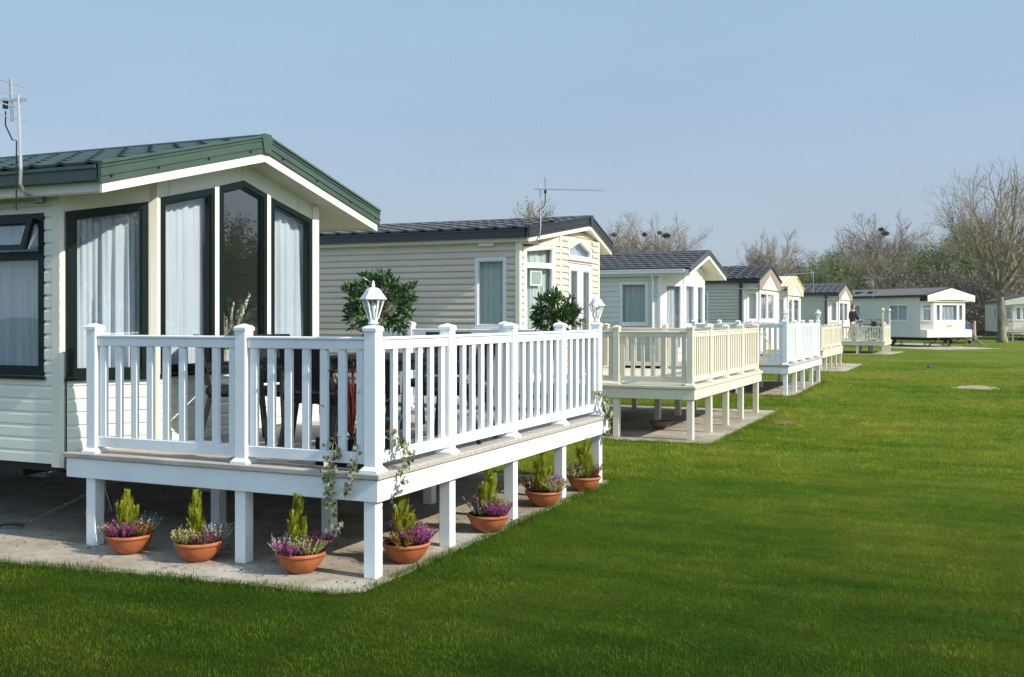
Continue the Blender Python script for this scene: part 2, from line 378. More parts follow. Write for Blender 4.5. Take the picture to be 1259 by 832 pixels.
PROF={'cove':[(0,.0),(.001,.013),(.68,.013),(.74,.011),(.94,.001),(1,0)],
      'lap':[(0,.0),(.002,.022),(.12,.025),(.50,.022),(.62,.012),(.78,.004),(1,.001)],
      'lap2':[(0,.0),(.002,.016),(1,.002)],
      'flat':[(0,.0),(.002,.006),(.96,.006),(.98,0),(1,0)]}
def siding(mb,fr,u0,u1,z0,z1,holes=(),pitch=.105,prof='lap',umax=None,off=0):
    pr=PROF[prof]
    def ov(t):
        for (a,b),(c,d) in zip(pr,pr[1:]):
            if a<=t<=c: return b+(d-b)*(t-a)/(c-a)
        return pr[-1][1]
    nrow=int(math.ceil((z1-z0)/pitch-1e-6))
    for r in range(nrow):
        a=z0+r*pitch; b=min(a+pitch,z1)
        br=sorted(set([a,b]+[h[k] for h in holes for k in (2,3) if a<h[k]<b]))
        for za,zb in zip(br,br[1:]):
            zm=(za+zb)/2; iv=[(u0,u1)]
            if umax:
                x0,x1=umax(zm); iv=[(max(u0,x0),min(u1,x1))]
            for h in holes:
                if h[2]<zm<h[3]:
                    nv=[]
                    for p,q in iv:
                        if h[1]<=p or h[0]>=q: nv.append((p,q)); continue
                        if p<h[0]: nv.append((p,h[0]))
                        if q>h[1]: nv.append((h[1],q))
                    iv=nv
            ts=[(za-a)/pitch]+[t for t,_ in pr if (za-a)/pitch<t<(zb-a)/pitch]+[(zb-a)/pitch]
            for p,q in iv:
                if q-p<.002: continue
                vs=[]
                for t in ts: vs+=[fr.P(p,off+ov(t),a+t*pitch),fr.P(q,off+ov(t),a+t*pitch)]
                mb.add(vs,[(2*i,2*i+1,2*i+3,2*i+2) for i in range(len(ts)-1)])
def panel(mb,fr,poly,o=0.,th=.02):
    mb.prism([fr.P(u,o-th,z) for u,z in poly],fr.n*th)
def roof_tiles(mb,x0,x1,y_e,z_e,y_r,z_r,row=.30,per=.20,amp=.012,step=.022,scal=0.,prow=0.,tip=.02):
    L=math.hypot(y_r-y_e,z_r-z_e); dy=(y_r-y_e)/L; dz=(z_r-z_e)/L; ny,nz=(-dz,dy) if dy>0 else (dz,-dy)
    nu=int((x1-x0)/per*8); nr=max(1,int(round(L/row))); row=L/nr
    us=np.linspace(0,1,nu+1); V=[];
    vv=[]
    for k in range(nr):
        for fr_,h in ((0.0,0.0 if k else -.02),(.012,1.),(.10,.93),(.5,.5),(.985,.02)): vv.append((k*row+fr_*row,h,k))
    vv.append((L,0,nr-1))
    verts=np.zeros((len(vv),nu+1,3))
    for i,(v,h,k) in enumerate(vv):
        t=v/L; x=x0+(x1+prow*t-x0)*us
        ph=2*PI*x/per+ (PI*k if scal else 0)
        if scal: wv=np.abs(np.sin(ph/2)); hh=step*h+amp*wv*.6; dv=-scal*np.abs(np.sin(ph/2))*(1 if (h>.05) else .8)
        else: q_=(x/per)%1-.5; wv=np.exp(-(q_/.11)**2); hh=step*h+amp*wv*2.2; dv=0*x
        if v>=L-1e-6 or (k==0 and h<0): dv=0*x
        vd=np.clip(v+dv,-tip,L)
        verts[i,:,0]=x; verts[i,:,1]=y_e+dy*vd+ny*hh; verts[i,:,2]=z_e+dz*vd+nz*hh
    n=nu+1; o=verts.reshape(-1,3); fs=[(i*n+j,i*n+j+1,(i+1)*n+j+1,(i+1)*n+j) for i in range(len(vv)-1) for j in range(nu)]
    mb.add(o.tolist(),fs)
YAW=R(24.25); SUN_AZ=4.; SUN_EL=34.
# ---------------------------------------------------------------- caravans
def shell(name,label,loc,rz,P):
    """roof, side walls, floor and gutters common to every caravan; local x = 0 at the gable, y = 0 at the ridge"""
    g=lambda k,d=None: P.get(k,d)
    root=thing(name,label,'caravan',loc,rz,'static caravans in the row')
    L,hb,hr,ze,zr,zf=P['L'],P['hb'],P['hr'],P['ze'],P['zr'],P['zf']; prow=g('prow',0); xf=P['xf']
    bh,th=g('bh',.16),g('th',.05); sof=bh+th
    m=MB()
    kw=dict(row=g('row',.32),per=g('per',.2),amp=g('amp',.012),step=g('step',.022),scal=g('scal',0.))
    xr=g('xr',0.)
    for s in (-1,1): roof_tiles(m,-L-.15,xr,s*hr,ze,0,zr,prow=prow,**kw)
    m.build('roof',P['tile'],root,smooth=False)
    m=MB()
    if g('ridgecap',1):
        m.tube([(-L-.15,0,zr-.005),(xr+prow,0,zr-.005)],.045,8)
    m.build('ridge_cap',P.get('ridge',P['tile']),root)
    # soffit / ceiling
    m=MB()
    def zs(y): return ze-sof+(zr-ze)*(1-abs(y)/hr)
    P['zs']=zs
    for s in (-1,1):
        m.prism([(-L-.1,s*(hr-.02),zs(hr-.02)),(xr-.012,s*(hr-.02),zs(hr-.02)),(xr+prow-.012,0,zs(0)),(-L-.1,0,zs(0))],(0,0,.012))
    m.build('soffit',P.get('soffit','ivory'),root)
    # eaves gutters
    gh=g('gh',.12)
    m=MB()
    for s in (-1,1):
        y0,y1=sorted((s*(hr-.03),s*(hr+.05)))
        m.box(-L-.12,g('xg',xr-.12),y0,y1,ze-.02-gh,ze-.02)
        if g('glip',1): 
            y0,y1=sorted((s*(hr+.051),s*(hr+.068))); m.box(-L-.12,g('xg',xr-.12),y0,y1,ze-.045,ze-.018)
    m.build('gutter',P['gutter'],root)
    m=MB()
    for s in (-1,1):
        y0,y1=sorted((s*(hr-.05),s*(hr-.032))); m.box(-L-.1,xr-.02,y0,y1,ze-sof-.004,ze-.03)
    m.build('eaves_board',P.get('trim','ivory'),root)
    # bargeboards
    if g('barge'):
        m=MB()
        for s in (-1,1):
            a=[(xr+.004,s*(hr+.06),ze+.02-.06*(zr-ze)/hr),(xr+.004+prow,0,zr+.03),(xr+.004+prow,0,zr+.03-bh),(xr+.004,s*(hr+.06),ze+.02-bh-.06*(zr-ze)/hr)]
            m.prism(a,(.03,0,0))
            for k,w,p in ((.22,.012,.009),(.62,.012,.009),(.0,.02,.014)):   # pressed ribs
                b=[(xr+.034,s*(hr+.06),a[0][2]-k*bh),(xr+.034+prow,0,a[1][2]-k*bh),(xr+.034+prow,0,a[1][2]-k*bh-w),(xr+.034,s*(hr+.06),a[0][2]-k*bh-w)]
                m.prism(b,(p,0,0))
        if g('ridgeplate',1):
            x=xr+.0355+prow
            m.prism([(x,-.05,zr+.035),(x,.05,zr+.035),(x,.075,zr-.01),(x,.045,zr-.02-bh*.75),(x,-.045,zr-.02-bh*.75),(x,-.075,zr-.01)],(.014,0,0))
        m.build('bargeboard',P['barge'],root)
        m=MB()
        for s in (-1,1):
            a=[(xr-.01,s*(hr+.03),ze+.02-bh+.02),(xr-.01+prow,0,zr+.03-bh+.02),(xr-.01+prow,0,zr+.03-bh-th-.034),(xr-.01,s*(hr+.03),ze+.02-bh-th-.034)]
            m.prism(a,(.026,0,0))
        m.build('gable_trim',P.get('trim','ivory'),root)
    # side walls
    sid=P['sid']; pit=g('pitch',.105); pf=g('prof','lap')
    fl=Fr((-L,-hb),(xf,-hb)); frr=Fr((xf,hb),(-L,hb)); fb=Fr((-L,hb),(-L,-hb))
    P['fl']=fl
    zt=zs(hb)+.02
    holes=[(w[0]+L,w[1]+L,w[2],w[3]) for w in g('wins',[])]
    m=MB(); siding(m,fl,0,L+xf,zf,zt-g('frieze',0),holes,pit,pf)
    if g('frieze'): panel(m,fl,[(0,zt-g('frieze')+.002),(L+xf,zt-g('frieze')+.002),(L+xf,zt),(0,zt)],.016)
    m.build('side_wall',sid,root)
    m=MB(); siding(m,frr,0,L+xf,zf,zt,[],pit,pf); m.build('side_wall',sid,root)
    m=MB(); siding(m,fb,0,2*hb,zf,zr-.2,[],pit,pf,umax=lambda z:(0,2*hb) if z<zt else (hb-hb*(zr-.15-z)/(zr-.15-zt),hb+hb*(zr-.15-z)/(zr-.15-zt))); m.build('back_wall',sid,root)
    for w in g('wins',[]):
        k=dict(w[4]) if len(w)>4 else {}
        window(root,fl,[(w[0]+L,w[2]),(w[1]+L,w[3])],**k)
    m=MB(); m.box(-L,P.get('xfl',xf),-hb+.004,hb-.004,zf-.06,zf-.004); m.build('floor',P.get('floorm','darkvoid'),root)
    # inner partition so that the rooms are rooms
    m=MB(); m.box(-3.6,-3.55,-hb+.03,hb-.03,zf,zs(hb)-.02); m.build('partition',  'room',root)
    # chassis
    m=MB()
    for s in (-.75,.75): m.box(-L+.2,xf-.1,s-.04,s+.04,zf-.22,zf-.062)
    for x in np.arange(-L+.6,xf-.3,1.5): m.box(x,x+.05,-hb+.2,hb-.2,zf-.16,zf-.063)
    m.build('chassis','black',root)
    if g('stands',1):
        for x in g('standx',(-1.5,-4.2,-7.)):
            for s in (-1.,1.):
                q=MB(); q.box(x-.12,x+.12,s*.75-.12,s*.75+.12,0.002,.05); q.tube([(x,s*.75,.05),(x,s*.75,zf-.222)],.022,8)
                q.bar((x-.1,s*.75,.05),(x,s*.75,.28),.025,.012); q.bar((x+.1,s*.75,.05),(x,s*.75,.28),.025,.012); q.build('jack_stand','steel',root)
        for s in (-1,1):
            q=MB(); c=(-L*.55,s*.95,.29)
            ring_=[(c[0]+r*math.cos(a),c[1]+y,c[2]+r*math.sin(a)) for r,y in ((.18,-.09),(.27,-.09),(.29,-.05),(.29,.05),(.27,.09),(.18,.09)) for a in np.linspace(0,2*PI,20,endpoint=False)]
            q.add(ring_,[(i*20+j,i*20+(j+1)%20,((i+1)%6)*20+(j+1)%20,((i+1)%6)*20+j) for i in range(6) for j in range(20)]); q.build('wheel','rubber',root)
    return root
def trimpost(mb,pts_xy,z0,z1): mb.prism([(x,y,z0) for x,y in pts_xy],(0,0,z1-z0))
def squarepost(mb,x,y,w,z0,z1,a=0):
    c,s=math.cos(a)*w/2,math.sin(a)*w/2
    trimpost(mb,[(x+c-s,y+s+c),(x-c-s,y-s+c),(x-c+s,y-s-c),(x+c+s,y+s-c)],z0,z1)
def aerial(root,pts,boom0,boom1,vert,els,scale=1.,cable=True,n=8):
    m=MB(); m.tube(pts,.0135*scale,8)
    o=m.build('tv_aerial','alu',root,smooth=False)
    m=MB(); b0,b1=Vector(boom0),Vector(boom1); m.bar(b0,b1,.02*scale,.02*scale)
    m.build('boom','alu',o)
    m=MB(); v0,v1=Vector(vert[0]),Vector(vert[1]); m.bar(v0,v1,.025*scale,.012*scale)
    d=(b1-b0).normalized(); sd=d.cross((v1-v0).normalized()).normalized()
    for k in range(els):
        p=v0.lerp(v1,(k+.3)/(els-.4)); m.bar(p-sd*.16*scale,p+sd*.16*scale,.008*scale,.008*scale)
    m.build('reflector','alu',o)
    for k in range(n):
        m=MB(); p=b0.lerp(b1,.22+.78*k/(n-1)); m.bar(p-sd*.07*scale,p+sd*.07*scale,.005*scale,.005*scale); m.build('director','alu',o)
    m=MB(); p=b0.lerp(b1,.16); m.box(p.x-.016,p.x+.016,p.y-.014,p.y+.014,p.z-.07,p.z-.012)
    top=Vector(pts[-1])
    m.tube([p+Vector((0,0,-.09)),p+Vector((0,0,-.2)),(p+top)/2+Vector((0,0,-.33)),top+Vector((.0,-.02,-.36)),top+Vector((.0,-.022,-.9))],.006*scale,5)
    m.build('cable','black',o)
    return o
# ---- first caravan (green roof, prow of tall windows)
P1=dict(L=9.5,hb=1.71,hr=1.94,ze=2.970,zr=3.458,zf=.61,xf=-.69,xfl=-.69,tile='greentile',row=.36,per=.30,amp=.008,step=.02,
  gutter='greenmetal',barge='greenmetal',bh=.165,th=.05,sid='cream',prof='cove',pitch=.1055,frieze=.13,gh=.11,xg=-.02,
  wins=[(-2.06,-.865,1.32,2.645,dict(fw=.06,fm='greenframe',bars=[('h',2.30,.07)],wave=.17,cd=.10))],standx=(-1.2,-3.6,-6.5))
C1=shell('static_caravan','cream static caravan with green tiled roof and tall pointed prow windows',(-6.1,7.93,0),0,P1)
zs=P1['zs']
m=MB()   # below the windows
fA=Fr((-.67,-1.67),(-.24,-1.17)); fB=Fr((-.24,-1.17),(-.24,1.17)); fC=Fr((-.24,1.17),(-.67,1.67))
for f in (fA,fB,fC): siding(m,f,0,f.L,.61,1.31,[],.1055,'cove')
m.build('front_wall','cream',C1)
m=MB(); la=fA.L
wl=[(.006,1.312),(la-.034,1.312),(la-.034,2.76),(.006,2.65)]
wr=[(.034,1.312),(la-.006,1.312),(la-.006,2.65),(.034,2.76)]
b=1.17
flat=[[(b-1.09,1.32),(b-.41,1.32),(b-.41,2.963),(b-1.09,2.804)],[(b-.345,1.32),(b+.345,1.32),(b+.345,2.985),(b,3.077),(b-.345,2.985)],[(b+.41,1.32),(b+1.09,1.32),(b+1.09,2.804),(b+.41,2.963)]]
# header panels above the windows
ya=lambda u,f:(f.P(u,0,0).y)
for f,w in ((fA,wl),(fC,wr)):
    panel(m,f,[(w[3][0]-.03,w[3][1]+.001),(w[2][0]+.03,w[2][1]+.001),(w[2][0]+.03,zs(ya(w[2][0]+.03,f))),(w[3][0]-.03,zs(ya(w[3][0]-.03,f)))],.004)
panel(m,fB,[(.0,2.79),(b-1.09,2.806),(b-.41,2.965),(b-.345,2.987),(b,3.079),(b,zs(0)),(0,zs(1.17))],.004)
panel(m,fB,[(2*b,2.79),(b+1.09,2.806),(b+.41,2.965),(b+.345,2.987),(b,3.079),(b,zs(0)),(2*b,zs(1.17))],.004)
m.build('header_panel','cream',C1)
for x in (b-.378,b+.378):
    m=MB(); m.prism([fB.P(x-.032,-.03,1.25),fB.P(x+.032,-.03,1.25),fB.P(x+.032,.012,1.25),fB.P(x-.032,.012,1.25)],(0,0,zs(.378)-.15-1.25)); m.build('mullion_trim','ivory',C1)
for s in (-1,1):
    m=MB(); squarepost(m,-.245,s*1.147,.078,.60,zs(1.155)-.002,s*R(-22)); m.build('corner_trim','ivory',C1)
    m=MB(); m.prism([(-.78,s*1.724,.585),(-.695,s*1.724,.585),(-.672,s*1.70,.585),(-.69,s*1.66,.585),(-.74,s*1.66,.585),(-.78,s*1.66,.585)],(0,0,zs(1.71)-.002-.585)); m.build('corner_trim','ivory',C1)
window(C1,fA,wl,.052,'greenframe','sheer',wave=.13,cd=.10)
window(C1,fC,wr,.052,'greenframe','sheer',wave=.13,cd=.10)
window(C1,fB,flat[0],.052,'greenframe','sheer',cu=[(0,1.)],wave=.10,cd=.10,ext=(.07,.17))
window(C1,fB,flat[1],.054,'greenframe',None,glass='glassdark')
window(C1,fB,flat[2],.052,'greenframe','sheer',wave=.13,cd=.10,ext=(.05,.10))
# opened fanlight of the side window
fl=P1['fl']; L=P1['L']
m=MB(); u0,u1=L-2.06+.07,L-.865-.075; z1=2.60; z0=2.345; kick=.085
def fp(u,t,o): return fl.P(u,.022+o+kick*(1-t),z0+(z1-z0)*t)
for (a0,a1,t0,t1) in ((u0,u1,0,.16),(u0,u1,.86,1),(u0,u0+.055,.16,.86),(u1-.055,u1,.16,.86)):
    m.prism([fp(a0,t0,0),fp(a1,t0,0),fp(a1,t1,0),fp(a0,t1,0)],fl.n*.04)
fan=m.build('fanlight','greenframe',C1)
m=MB(); m.prism([fp(u0+.05,.14,.01),fp(u1-.05,.14,.01),fp(u1-.05,.88,.01),fp(u0+.05,.88,.01)],fl.n*.006); m.build('pane','glass',fan)
m=MB(); m.bar(fp(u1-.012,.02,-.004),fl.P(u1+.012,-.01,z0+.23),.012,.02); m.build('stay','alu',fan)
# aerial on a wall bracket
aerial(C1,[(-.88,-1.745,2.755),(-.86,-1.80,2.755),(-.80,-1.97,2.775),(-.755,-2.05,2.84),(-.74,-2.055,2.95),(-.765,-2.055,3.53)],(-.69,-2.04,3.49),(-1.95,-2.22,3.56),((-.83,-2.06,3.33),(-.85,-2.06,3.66)),4,1.0)
m=MB(); m.bbox(-.95,-.85,-1.76,-1.722,2.72,2.81,.01); m.build('aerial_bracket','steel',C1)
# dark trim screws are omitted; back of the bay: floor under the prow
m=MB(); m.prism([(-.69,-1.70,.57),(-.26,-1.17,.57),(-.26,1.17,.57),(-.69,1.70,.57)],(0,0,.035)); m.build('bay_floor','room',C1)
for u in (b-.98,b-.02,b+.86):
    m=MB(); z1=zs(abs(u-b))-.01; z0=ztop(flat[1],u)[1]+.004 if abs(u-b)<.3 else 2.80+.234*(1.09-min(1.09,abs(u-b)))+.012
    m.prism([fB.P(u-.002,.0042,z0),fB.P(u+.002,.0042,z0),fB.P(u+.002,.0042,z1),fB.P(u-.002,.0042,z1)],fB.n*.0015); m.build('panel_joint','brown',C1)
bargeo=[c for c in C1.children if c.name.startswith('bargeboard')][0]
for s in (-1,1):
    for t_ in (.12,.4,.7,.95):
        y=s*2.0*t_; zt_=3.488-.2515*abs(y)-.165*.80
        m=MB(); m.box(.0345,.047,y-.008,y+.008,zt_-.008,zt_+.008); m.build('screw','black',bargeo)
# ---- second caravan (beige, french doors, projecting ridge)
P2=dict(L=9.6,hb=1.85,hr=1.97,ze=3.20,zr=3.515,zf=.66,xf=-.50,tile='greytile',row=.36,per=.33,amp=.012,step=.028,gutter='charcoal',barge='charcoal',bh=.17,th=.04,
  prow=.30,gh=.13,xr=-.26,xg=-.30,sid='beige',prof='lap',pitch=.1045,trim='ivory',soffit='ivory',
  wins=[(-1.25,-.69,1.62,2.755,dict(cur='sheergrey',fw=.05,wave=.12,cd=.09))])
C2=shell('static_caravan','beige static caravan with charcoal roof and white french doors in its end',(-6.25,17.05,0),0,P2)
zs=P2['zs']; hb=1.85
fA=Fr((-.48,-1.85),(-.12,-.98)); fB=Fr((-.12,-.98),(-.12,.86)); fC=Fr((-.12,.86),(-.48,1.85))
m=MB()
um=lambda f:(lambda z:(0,f.L))
zt2=lambda f,u: zs(f.P(u,0,0).y)
win_a=[(.10,.80),(fA.L-.12,.80),(fA.L-.12,2.99),(.10,2.92)]
siding(m,fA,0,fA.L,.66,zs(1.85)+.02,[(.10,fA.L-.12,.80,2.96)],.1045,'lap')
panel(m,fA,[(0,zs(1.85)+.021),(fA.L,zs(1.85)+.021),(fA.L,zs(.98)+.02),(0,zs(1.85)+.03)],.004)
siding(m,fC,0,fC.L,.66,zs(1.85)+.05,[],.1045,'lap')
siding(m,fB,0,fB.L,.66,zs(.3),[(.33,1.5,.70,2.72),(.33,1.5,2.78,3.15)],.1045,'lap',umax=lambda z:(0,fB.L) if z<zs(.98) else (max(0,.98-1.97*(1-(z-zs(1.97))/(zs(0)-zs(1.97)))),min(fB.L,.98+1.97*(1-(z-zs(1.97))/(zs(0)-zs(1.97))))))
m.build('front_wall','beige',C2)
for (x,y,w_,a) in ((-.485,-1.85,.075,0),(-.125,-.975,.05,R(-11)),(-.125,.86,.06,0),(-.485,1.85,.075,0)):
    m=MB(); squarepost(m,x,y,w_,.64,zs(abs(y))-.003,a); m.build('corner_trim','ivory',C2)
w=window(C2,fA,win_a,.06,'white','sheergrey',bars=[('h',2.63,.085)],wave=.16,cd=.12)
window(C2,fB,[(.35,2.79),(1.48,2.79),(1.48,2.975),(.915,3.14),(.35,2.975)],.038,'white','sheer',wave=.11,cd=.12)
m=MB()
for q in ([(.30,2.95),(.35,2.977),(.915,3.142),(.915,3.18),(.30,3.18)],[(.915,3.142),(1.48,2.977),(1.53,2.95),(1.53,3.18),(.915,3.18)],[(.30,2.715),(1.53,2.715),(1.53,2.788),(.30,2.788)]):
    panel(m,fB,[(u,min(z,zs(abs(u-.98))+.01)) for u,z in q],.006)
m.build('header_panel','beige',C2)
for k,(a,c) in enumerate(((.345,.905),(.925,1.485))):
    d=window(C2,fB,[(a,.70),(c,2.70)],.10,'white','sheer',cu=[(0,.3)] if k==0 else [(.65,1)],o=(-.05,.022+.002*k),sill=False,glass='glassdark'); d.name='french_door' if k==0 else 'french_door.001'
    q=MB(); hx=c-.05 if k==0 else a+.05; q.prism([fB.P(hx-.012,.026,1.55),fB.P(hx+.012,.026,1.55),fB.P(hx+.012,.026,1.78),fB.P(hx-.012,.026,1.78)],fB.n*.012); q.prism([fB.P(hx-.01,.038,1.66),fB.P(hx+.1*(1 if k else -1),.038,1.66),fB.P(hx+.1*(1 if k else -1),.038,1.685),fB.P(hx-.01,.038,1.685)],fB.n*.03); q.build('door_handle','steel',d)
# framed notice in the window
m=MB(); a,bq=.30,.57
m.prism([fA.P(a,-.06,2.30),fA.P(bq,-.06,2.30),fA.P(bq,-.06,2.56),fA.P(a,-.06,2.56)],fA.n*.012); nt_=m.build('framed_notice','white',C2)
m=MB(); m.prism([fA.P(a+.035,-.047,2.335),fA.P(bq-.035,-.047,2.335),fA.P(bq-.035,-.047,2.525),fA.P(a+.035,-.047,2.525)],fA.n*.003); m.build('notice_card','card',nt_)
fl=P2['fl']; L=P2['L']
m=MB(); m.prism([fl.P(L-1.17,.012,2.93),fl.P(L-.90,.012,2.93),fl.P(L-.90,.05,2.935),fl.P(L-1.17,.05,2.935)],(0,0,.055)); m.build('vent_cover','creamy',C2)
aerial(C2,[(-.30,-1.95,2.98),(-.2,-2.04,2.95),(-.10,-2.06,2.97),(-.03,-2.06,3.07),(-.02,-2.06,3.20),(-.02,-2.06,3.845)],(-.12,-2.06,3.785),(1.03,-2.10,3.70),((.06,-2.06,3.56),(.06,-2.06,3.96)),4,.9,n=10)
# ---- third caravan
def front_simple(C,P,xb,ya,yb,wins_flat,win_ang,sid,prof,zlow,pitch=.105,cur='sheer',gable=True,zhead=None):
    zs=P['zs']; hb=P['hb']; xf=P['xf']
    fA=Fr((xf,-hb),(xb,ya)); fB=Fr((xb,ya),(xb,yb)); fC=Fr((xb,yb),(xf if yb<hb-.05 else xb-.02,hb))
    zt=zhead or zs(hb)+.02
    m=MB()
    if win_ang: siding(m,fA,0,fA.L,zlow,zt,[(win_ang[0],win_ang[1],win_ang[2],win_ang[3])],pitch,prof)
    else: siding(m,fA,0,fA.L,zlow,zt,[],pitch,prof)
    hs=[(a-ya,c-ya,z0,z1) for a,c,z0,z1 in wins_flat]
    if gable:
        hr=P['hr']; ft=lambda z: hr*(1-(z-zs(hr))/(zs(0)-zs(hr)))
        siding(m,fB,0,fB.L,zlow,zs(0),hs,pitch,prof,umax=lambda z:(max(0,-ft(z)-ya),min(fB.L,ft(z)-ya)))
        if fA.L>.05:
            for f in (fA,fC): panel(m,f,[(0,zt+.001),(f.L,zt+.001),(f.L,zs(f.P(f.L,0,0).y)),(0,zs(f.P(0,0,0).y)+.003)],.004)
    else: siding(m,fB,0,fB.L,zlow,zt,hs,pitch,prof)
    siding(m,fC,0,fC.L,zlow,zt,[],pitch,prof)
    m.build('front_wall',sid,C)
    if win_ang: window(C,fA,[(win_ang[0],win_ang[2]),(win_ang[1],win_ang[3])],.06,'white',cur)
    for a,c,z0,z1 in wins_flat: window(C,fB,[(a-ya,z0),(c-ya,z1)],.06,'white',cur,wave=.15)
    for (x,y,w_,a) in ((xf,-hb,.07,0),(xb-.005,ya,.06,R(-20)),(xf if yb<hb-.05 else xb,hb,.07,0)):
        m=MB(); squarepost(m,x,y,w_,zlow-.02,zt-.004,a); m.build('corner_trim','white',C)
    m=MB(); m.prism([(xf,-hb+.02,zlow-.05),(xb-.02,ya,zlow-.05),(xb-.02,yb,zlow-.05),(xf,hb-.02,zlow-.05)],(0,0,.04)); m.build('bay_floor','room',C)
def downpipe(C,P,x,m_='white',r=.035):
    q=MB(); y=-P['hb']-.05; zt=P['ze']-.13
    q.tube([(x,-P['hr']-.01,zt),(x,-P['hr']+.03,zt-.06),(x,y,zt-.16),(x,y,.35)],r,8); q.build('downpipe',m_,C)
P3=dict(L=9.6,hb=1.77,hr=1.92,ze=2.985,zr=3.49,zf=.62,xf=-.79,tile='greytile',row=.24,per=.26,amp=.010,step=.026,scal=.07,gutter='white',barge='greybarge',bh=.12,th=.06,
  gh=.10,sid='palegreen',prof='lap2',pitch=.13,trim='white',soffit='ivory',wins=[(-1.82,-1.09,1.60,2.67,dict(cur='sheergrey'))])
C3=shell('static_caravan','pale grey-green static caravan with scalloped slate roof, white gutter and white gable trim',(-6.5,26.8,0),0,P3)
front_simple(C3,P3,-.38,-1.02,1.1,[(-.93,.02,1.55,2.66),(.22,.98,1.55,2.66)],(.16,.80,.95,2.64),'creamy','lap2',.62,.13)
downpipe(C3,P3,-.95)
# ---- pedimented caravans
def pediment(C,P,zp,fascia,infill,fw=.24,x=0.,back=.75):
    hr,ze,zr=P['hr'],P['ze'],P['zr']
    yo=hr-.02
    out=[(-yo,zp),(yo,zp),(yo,ze-.02),(0,zr-.04),(-yo,ze-.02)]
    k=math.hypot(hr,zr-ze)/hr*fw
    iy=yo*.80; inn=[(-iy,zp+.03),(iy,zp+.03),(0,min(zr-.04-k,zp+.03+iy*.52))]
    m=MB()
    # fascia as two raked boards with a foot each, leaving the infill triangle open
    for s in (-1,1):
        m.prism([(x-.02,s*yo,zp),(x-.02,s*iy,zp+.0),(x-.02,0,inn[2][1]),(x-.02,0,zr-.04),(x-.02,s*yo,ze-.02)],(.035,0,0))
    m.build('gable_fascia',fascia,C)
    m=MB(); f=Fr((x-.012,-iy),(x-.012,iy)); H=inn[2][1]-zp
    panel(m,f,[(0,zp+.005),(2*iy,zp+.005),(iy,inn[2][1])],.006); m.build('gable_infill',infill,C)
    m=MB(); m.box(x-back,x-.022,-yo,yo,zp-.002,zp+.016); m.build('gable_soffit',infill,C)
    for s in (-1,1):
        m=MB(); y0,y1=sorted((s*P['hb'],s*(P['hb']+.012)))
        m.box(P['xf']-.02,x-.03,y0,y1,zp,ze-.14); m.build('gable_cheek',P['sid'],C)
def ped_van(name,label,loc,rz,P,zp,fascia,infill,baycol,xb,ya,yb,wf,wa,dp=None,cur='sheer'):
    C=shell(name,label,loc,rz,P); pediment(C,P,zp,fascia,infill)
    front_simple(C,P,xb,ya,yb,wf,wa,baycol,'flat',.62,.16,cur,gable=False,zhead=zp)
    if dp is not None: downpipe(C,P,dp,'charcoal',.05)
    return C
base=dict(L=9.4,hb=1.86,hr=1.98,ze=3.05,zr=3.53,zf=.62,row=.36,per=.32,amp=.02,step=.035,gh=.10,barge='charcoal',bh=.07,th=.0,trim='charcoal',prof='lap',pitch=.11)
P4=dict(base,xf=-.55,tile='browntile',gutter='black',sid='sage',soffit='brown',wins=[(-2.6,-1.7,1.6,2.62,{})])
C4=ped_van('static_caravan','sage static caravan with dark brown tiled roof, mushroom gable boards and black downpipe',(-6.7,36.5,0),0,P4,2.72,'brown','ivory','ivory',-.08,-1.52,1.84,[(-1.45,-.25,1.66,2.64),(-.22,1.05,1.66,2.64)],(.12,.52,1.66,2.64),dp=-.62)
P5=dict(base,ze=2.96,zr=3.40,xf=-.55,hb=1.8,hr=1.93,tile='yellowcream',per=.2,amp=.012,row=4.,step=.0,barge='yellowcream',gutter='yellowcream',sid='creamy',soffit='creamy',ridge='creamy',trim='yellowcream',wins=[])
C5=ped_van('static_caravan','yellow-cream static caravan with pale ribbed roof between two dark roofed ones',(-6.9,43.0,0),0,P5,2.64,'yellowcream','creamy','ivory',-.08,-1.4,1.74,[(-1.3,-.3,1.5,2.55),(-.1,1.3,1.5,2.55)],(.1,.5,1.5,2.55))
P6=dict(base,ze=2.98,zr=3.47,xf=-.55,tile='greytile',gutter='charcoal',sid='sage',soffit='brown',wins=[(-3.0,-2.45,1.65,2.55,dict(bars=[('h',2.2,.06)]))])
C6=ped_van('static_caravan','sage static caravan with charcoal roof behind the deck where a person stands',(-6.4,55.3,0),R(-3),P6,2.64,'brown','ivory','ivory',-.08,-1.5,1.8,[(-1.4,-.2,1.55,2.55),(-.17,1.0,1.55,2.55)],(.12,.52,1.55,2.55),dp=-.62)
aerial(C6,[(-1.2,-2.0,2.95),(-1.2,-2.06,3.0),(-1.2,-2.06,4.05)],(-1.1,-2.06,3.98),(-2.6,-2.3,3.90),((-1.3,-2.06,3.8),(-1.3,-2.06,4.2)),4,1.2)
